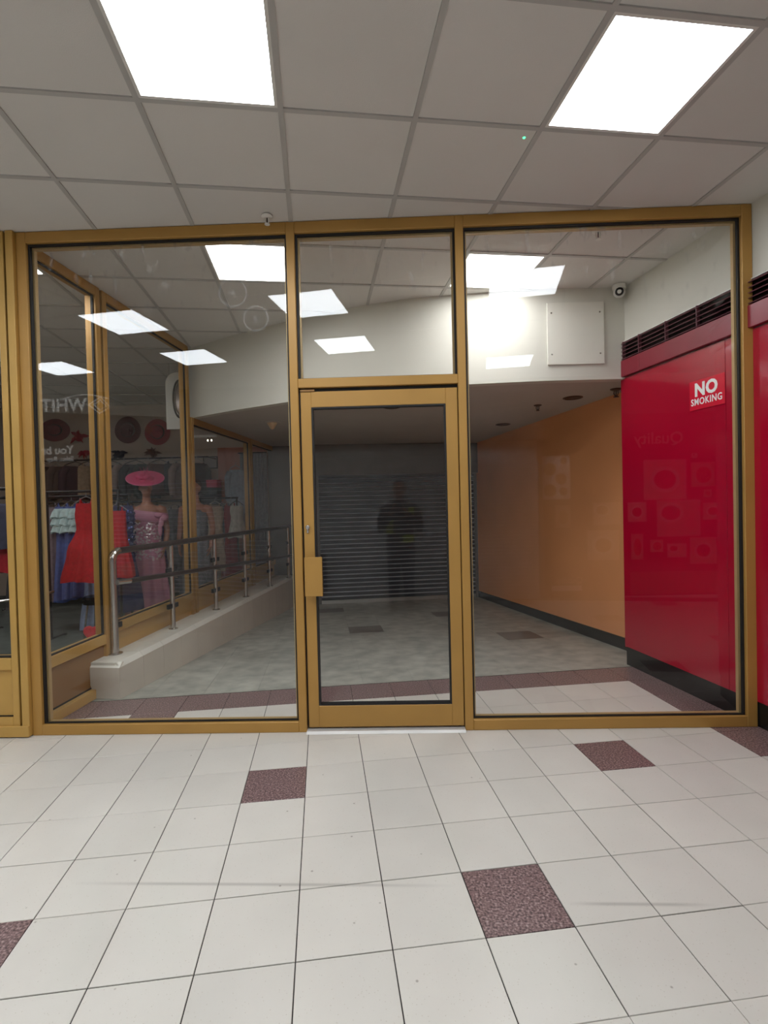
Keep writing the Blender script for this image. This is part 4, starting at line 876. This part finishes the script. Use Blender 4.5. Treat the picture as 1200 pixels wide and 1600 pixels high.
head(mb, (0, -0.02, 1.665), -0.3, 0.98)
remesh(mb.build('body', SKIN, m2))
GREY = mat('grey_sequin_fabric', lin(120, 126, 134), 0.35, 0.35, 0.45, 70)
drape(MB(), [1.38, 1.28, 1.16, 1.04, 0.92, 0.7, 0.4, 0.03], [.15, .168, .138, .146, .172, .19, .22, .27], [.10, .13, .105, .108, .13, .15, .17, .2], 7, 0.07, random.Random(9), 64).build('gown', GREY, m2, smooth=True, ang=80)
MB().ell((0, 0.02, 1.715), (0.084, 0.10, 0.085), 18, 10).build('wig', fab('brown_wig', (60, 38, 30)), m2, smooth=True)
MB().lathe([(0.16, 0), (0.16, 0.012), (0.03, 0.02), (0.012, 0.03), (0.012, 0.95)], 24).build('stand', M['steel'], m2, smooth=True)

# photographer, standing behind the camera and mirrored faintly in the door glass
pe = empty('person', (0.02, -3.52, 0), label='person in dark clothes and hi-vis vest photographing, mirrored in the door glass', cat='person')
SK2 = mat('skin', lin(168, 122, 98), 0.5, 0, 0.05); mb = MB()
torso(mb, [(0, 0, 0.86, 0.16, 0.115), (0, 0, 1.0, 0.155, 0.11), (0, 0, 1.15, 0.165, 0.115), (0, 0, 1.28, 0.18, 0.115), (0, 0, 1.36, 0.175, 0.09), (0, 0, 1.405, 0.09, 0.065), (0, 0.01, 1.44, 0.055, 0.055), (0, 0.02, 1.52, 0.052, 0.055)])
for q in (-1, 1):
    mb.tube([(q*0.085, 0, 0.92), (q*0.09, 0.005, 0.72), (q*0.095, 0.012, 0.47), (q*0.10, 0.0, 0.28), (q*0.105, -0.01, 0.09)], [0.095, 0.082, 0.058, 0.056, 0.038], 16)
    mb.tube([(q*0.105, -0.05, 0.045), (q*0.108, 0.03, 0.055), (q*0.115, 0.13, 0.035), (q*0.118, 0.18, 0.025)], [0.035, 0.045, 0.038, 0.02], 12)
    wr = (q*0.085-0.02, 0.235, 1.30)
    mb.tube([(q*0.13, 0, 1.35), (q*0.19, 0.005, 1.33), (q*0.235, 0.02, 1.20), (q*0.25, 0.05, 1.08), (q*0.19, 0.14, 1.17), wr], [0.055, 0.06, 0.05, 0.044, 0.04, 0.028], 14)
    hand(mb, wr, (-q*0.25, 0.35, 0.9), (-q*0.9, 0.3, 0.1), (0, -0.75, 0.4), 0.30, 0.95)
k = len(mb.v); head(mb, (0, 0, 0), PI, 1.03)
for i in range(k, len(mb.v)): v = mb.v[i]; mb.v[i] = (v[0], v[1]+0.035, v[2]+1.585)
remesh(mb.build('body', SK2, pe))
JK = fab('dark_jacket', (38, 36, 40)); TRS = fab('dark_trousers', (34, 34, 40)); HV = mat('hi_vis_yellow', lin(206, 226, 40), 0.6, 0, 0.05)
mb = MB(); torso(mb, [(0, 0, 0.84, 0.18, 0.13), (0, 0, 1.0, 0.172, 0.125), (0, 0, 1.15, 0.182, 0.13), (0, 0, 1.28, 0.197, 0.13), (0, 0, 1.365, 0.19, 0.105), (0, 0, 1.415, 0.105, 0.08), (0, 0.01, 1.44, 0.07, 0.068)])
for q in (-1, 1): mb.tube([(q*0.13, 0, 1.35), (q*0.19, 0.005, 1.33), (q*0.235, 0.02, 1.20), (q*0.25, 0.05, 1.08), (q*0.19, 0.14, 1.17), (q*0.10-0.015, 0.215, 1.275)], [0.065, 0.07, 0.06, 0.054, 0.05, 0.040], 14)
remesh(mb.build('jacket', JK, pe), 0.01)
mb = MB()
for q in (-1, 1): mb.tube([(q*0.08, 0, 0.95), (q*0.09, 0.005, 0.72), (q*0.095, 0.012, 0.47), (q*0.10, 0.0, 0.28), (q*0.105, -0.01, 0.07)], [0.11, 0.095, 0.075, 0.07, 0.06], 16)
remesh(mb.build('trousers', TRS, pe), 0.01)
for q in (-1, 1): MB().tube([(q*0.105, -0.07, 0.045), (q*0.108, 0.03, 0.055), (q*0.115, 0.14, 0.04), (q*0.118, 0.20, 0.03)], [0.04, 0.053, 0.046, 0.028], 12).build('shoe', M['black'], pe, smooth=True)
MB().ell((0, -0.005, 1.635), (0.085, 0.100, 0.085), 18, 10).build('hair', fab('dark_hair', (30, 24, 22)), pe, smooth=True)
for a in ((0.11, 0.20, 1.24, 1.36), (-0.19, -0.09, 1.02, 1.20), (0.03, 0.17, 0.90, 1.0)):
    MB().rings([[(x, 0.136*math.sqrt(max(0.05, 1-(x/0.21)**2))+e, z) for x in [a[0]+(a[1]-a[0])*k/6 for k in range(7)]] + [(x, 0.136*math.sqrt(max(0.05, 1-(x/0.21)**2))+e-0.008, z) for x in [a[1]-(a[1]-a[0])*k/6 for k in range(7)]] for z, e in ((a[2], 0.0), ((a[2]+a[3])/2, 0.003), (a[3], 0.0))]).build('hi_vis_panel', HV, pe)
ph = empty('phone', (0.0, -3.222, 1.34), label='dark phone held upright in both hands, mirrored in the door glass', cat='phone')
B('phone_body', M['black'], ph, -0.036, 0.036, -0.004, 0.004, -0.075, 0.090, 0.002); B('screen', M['lens'], ph, -0.033, 0.033, -0.005, -0.004, -0.07, 0.085)
MB().lathe([(0.009, 0), (0.009, 0.002), (0.006, 0.002)], 14).build('lens_ring', M['lens'], ph, loc=(0, 0.004, 0.0734), rot=(-PI/2, 0, 0))

# ------------------------------------------------------------------ frontages opposite (real objects behind the viewer, mirrored in the glass)
OY = -4.28
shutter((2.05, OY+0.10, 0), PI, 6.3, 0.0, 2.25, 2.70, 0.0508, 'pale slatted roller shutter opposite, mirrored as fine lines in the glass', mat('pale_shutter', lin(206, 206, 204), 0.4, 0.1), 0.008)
fs = empty('fascia_sign', (-4.7, OY, 2.98), label='dark shop sign opposite with white letters WHIT, mirrored at the left', cat='sign')
B('board', mat('dark_fascia', lin(70, 64, 62), 0.5), fs, -1.6, 1.4, 0.002, 0.03, -0.21, 0.15, 0.003)
FROT = (PI/2, 0, PI)
text('lettering', 'WHIT', 0.26, M['glowwhite'], fs, (0.17, 0.034, -0.10), FROT, 0.003, 0.004)
for k, pts in enumerate(([(0.20, -0.02), (0.38, 0.09), (0.52, -0.06), (0.36, -0.15), (0.20, -0.02)], [(0.28, -0.02), (0.38, 0.045), (0.46, -0.05), (0.36, -0.10), (0.28, -0.02)])):
    MB().tube([(x, 0.034, z) for x, z in pts], 0.010, 6).build('logo_outline', M['glowwhite'], fs)
MB().tube([(0.50-0.72*t, 0.034, 0.06+0.07*math.sin(PI*t)) for t in [k/14 for k in range(15)]], 0.008, 6).build('logo_swoosh', M['glowwhite'], fs)
ws_ = empty('window_lettering', (-4.76, OY+0.01, 2.25), label='white slogan lettering opposite beginning You br, mirrored at the left', cat='lettering')
B('backing', MATS['dark_fascia'], ws_, -0.75, 0.15, -0.008, 0.0, -0.15, 0.20)
text('lettering', 'You br', 0.17, M['glowwhite'], ws_, (0.0, 0.003, 0.005), FROT, 0.002, 0.003)
text('lettering', 'Sales, Rep', 0.10, M['glowwhite'], ws_, (0.0, 0.003, -0.10), FROT, 0.002, 0.001)
rs = empty('restaurant_window', (3.4, OY+0.005, 0), label='dark restaurant window opposite with Quality lettering, mirrored over the red panel', cat='shop window')
B('dark_panel', mat('dark_brown_panel', lin(58, 40, 38), 0.5), rs, -1.30, 2.0, 0, 0.02, 0.0, 2.6); B('lower_band', mat('brown_band', lin(150, 112, 84), 0.5), rs, -0.1, 2.0, 0.02, 0.03, 0.02, 0.34)
text('lettering', 'Quality', 0.235, mat('beige_lettering', lin(226, 196, 168), 0.5), rs, (0.68, 0.024, 2.17), FROT, 0.002, 0.003)
text('lettering', 'Quality', 0.13, MATS['beige_lettering'], rs, (-0.77, 0.024, 0.20), FROT, 0.002, 0.002); B('white_bar', M['signwhite'], rs, -1.22, -0.79, 0.02, 0.024, 0.09, 0.165)
FP = (poster_mat('food_print_a', lin(228, 214, 196), lin(240, 236, 228), lin(150, 70, 40)), poster_mat('food_print_b', lin(226, 190, 150), lin(220, 200, 170), lin(200, 120, 50), 0.02, -0.02, 0.46, 0.46), poster_mat('food_print_c', lin(214, 200, 186), lin(238, 232, 224), lin(120, 60, 40), -0.18, 0.15, 0.30, 0.28))
for k, (x0, x1, z0, z1, lb) in enumerate(((3.51, 4.11, 1.37, 1.94, 'large food picture with two bowls'), (4.18, 4.51, 1.54, 1.89, 'square picture of fried food'), (3.69, 4.30, 0.84, 1.36, 'large food picture with a round dish in the middle'), (4.34, 4.61, 1.07, 1.31, 'small picture at the right edge'), (3.59, 3.77, 0.62, 0.80, 'small plain orange picture at the bottom'), (3.83, 4.10, 0.54, 0.74, 'small picture of a cup'), (4.15, 4.52, 0.44, 0.82, 'picture of an oval dish at the bottom right'), (4.35, 4.46, 1.39, 1.50, 'tiny square picture in the gap'), (4.19, 4.27, 1.95, 2.02, 'tiny square picture at the top'), (3.28, 3.54, 1.06, 1.34, 'picture at the left edge of the red panel'), (3.32, 3.49, 0.52, 0.89, 'tall picture at the lower left of the red panel'), (2.79, 3.18, 1.03, 1.35, 'picture of a rounded dish on the orange wall'), (2.70, 3.15, 0.52, 0.95, 'picture low on the orange wall'), (2.25, 2.47, 1.00, 1.32, 'picture under the white menu on the orange wall'))):
    o = tag(MB().box(x0, x1, OY+0.026, OY+0.034, z0, z1).build('food_picture', FP[k % 3]), lb + ', mirrored from opposite', 'picture', 'food pictures opposite')
    c = Vector(((x0+x1)/2, OY+0.03, (z0+z1)/2))
    for v in o.data.vertices: v.co -= c
    o.location = c
mn = empty('menu_poster', (2.26, OY+0.03, 1.72), label='white menu poster opposite, mirrored on the orange wall', cat='poster')
B('sheet', M['signwhite'], mn, -0.21, 0.21, 0.0, 0.004, -0.31, 0.31)
for (x, z, s) in ((0.12, 0.24, 0.05), (-0.08, 0.12, 0.09), (0.08, -0.02, 0.08), (-0.08, -0.18, 0.09), (0.11, -0.2, 0.06)):
    MB().lathe([(s, 0), (s, 0.002), (0.001, 0.0021)], 20).build('printed_dish', fab('dish_print_%d' % int(z*100+50), (150+int(x*200), 110, 80), 0.5), mn, loc=(x, 0.004, z), rot=(-PI/2, 0, 0))
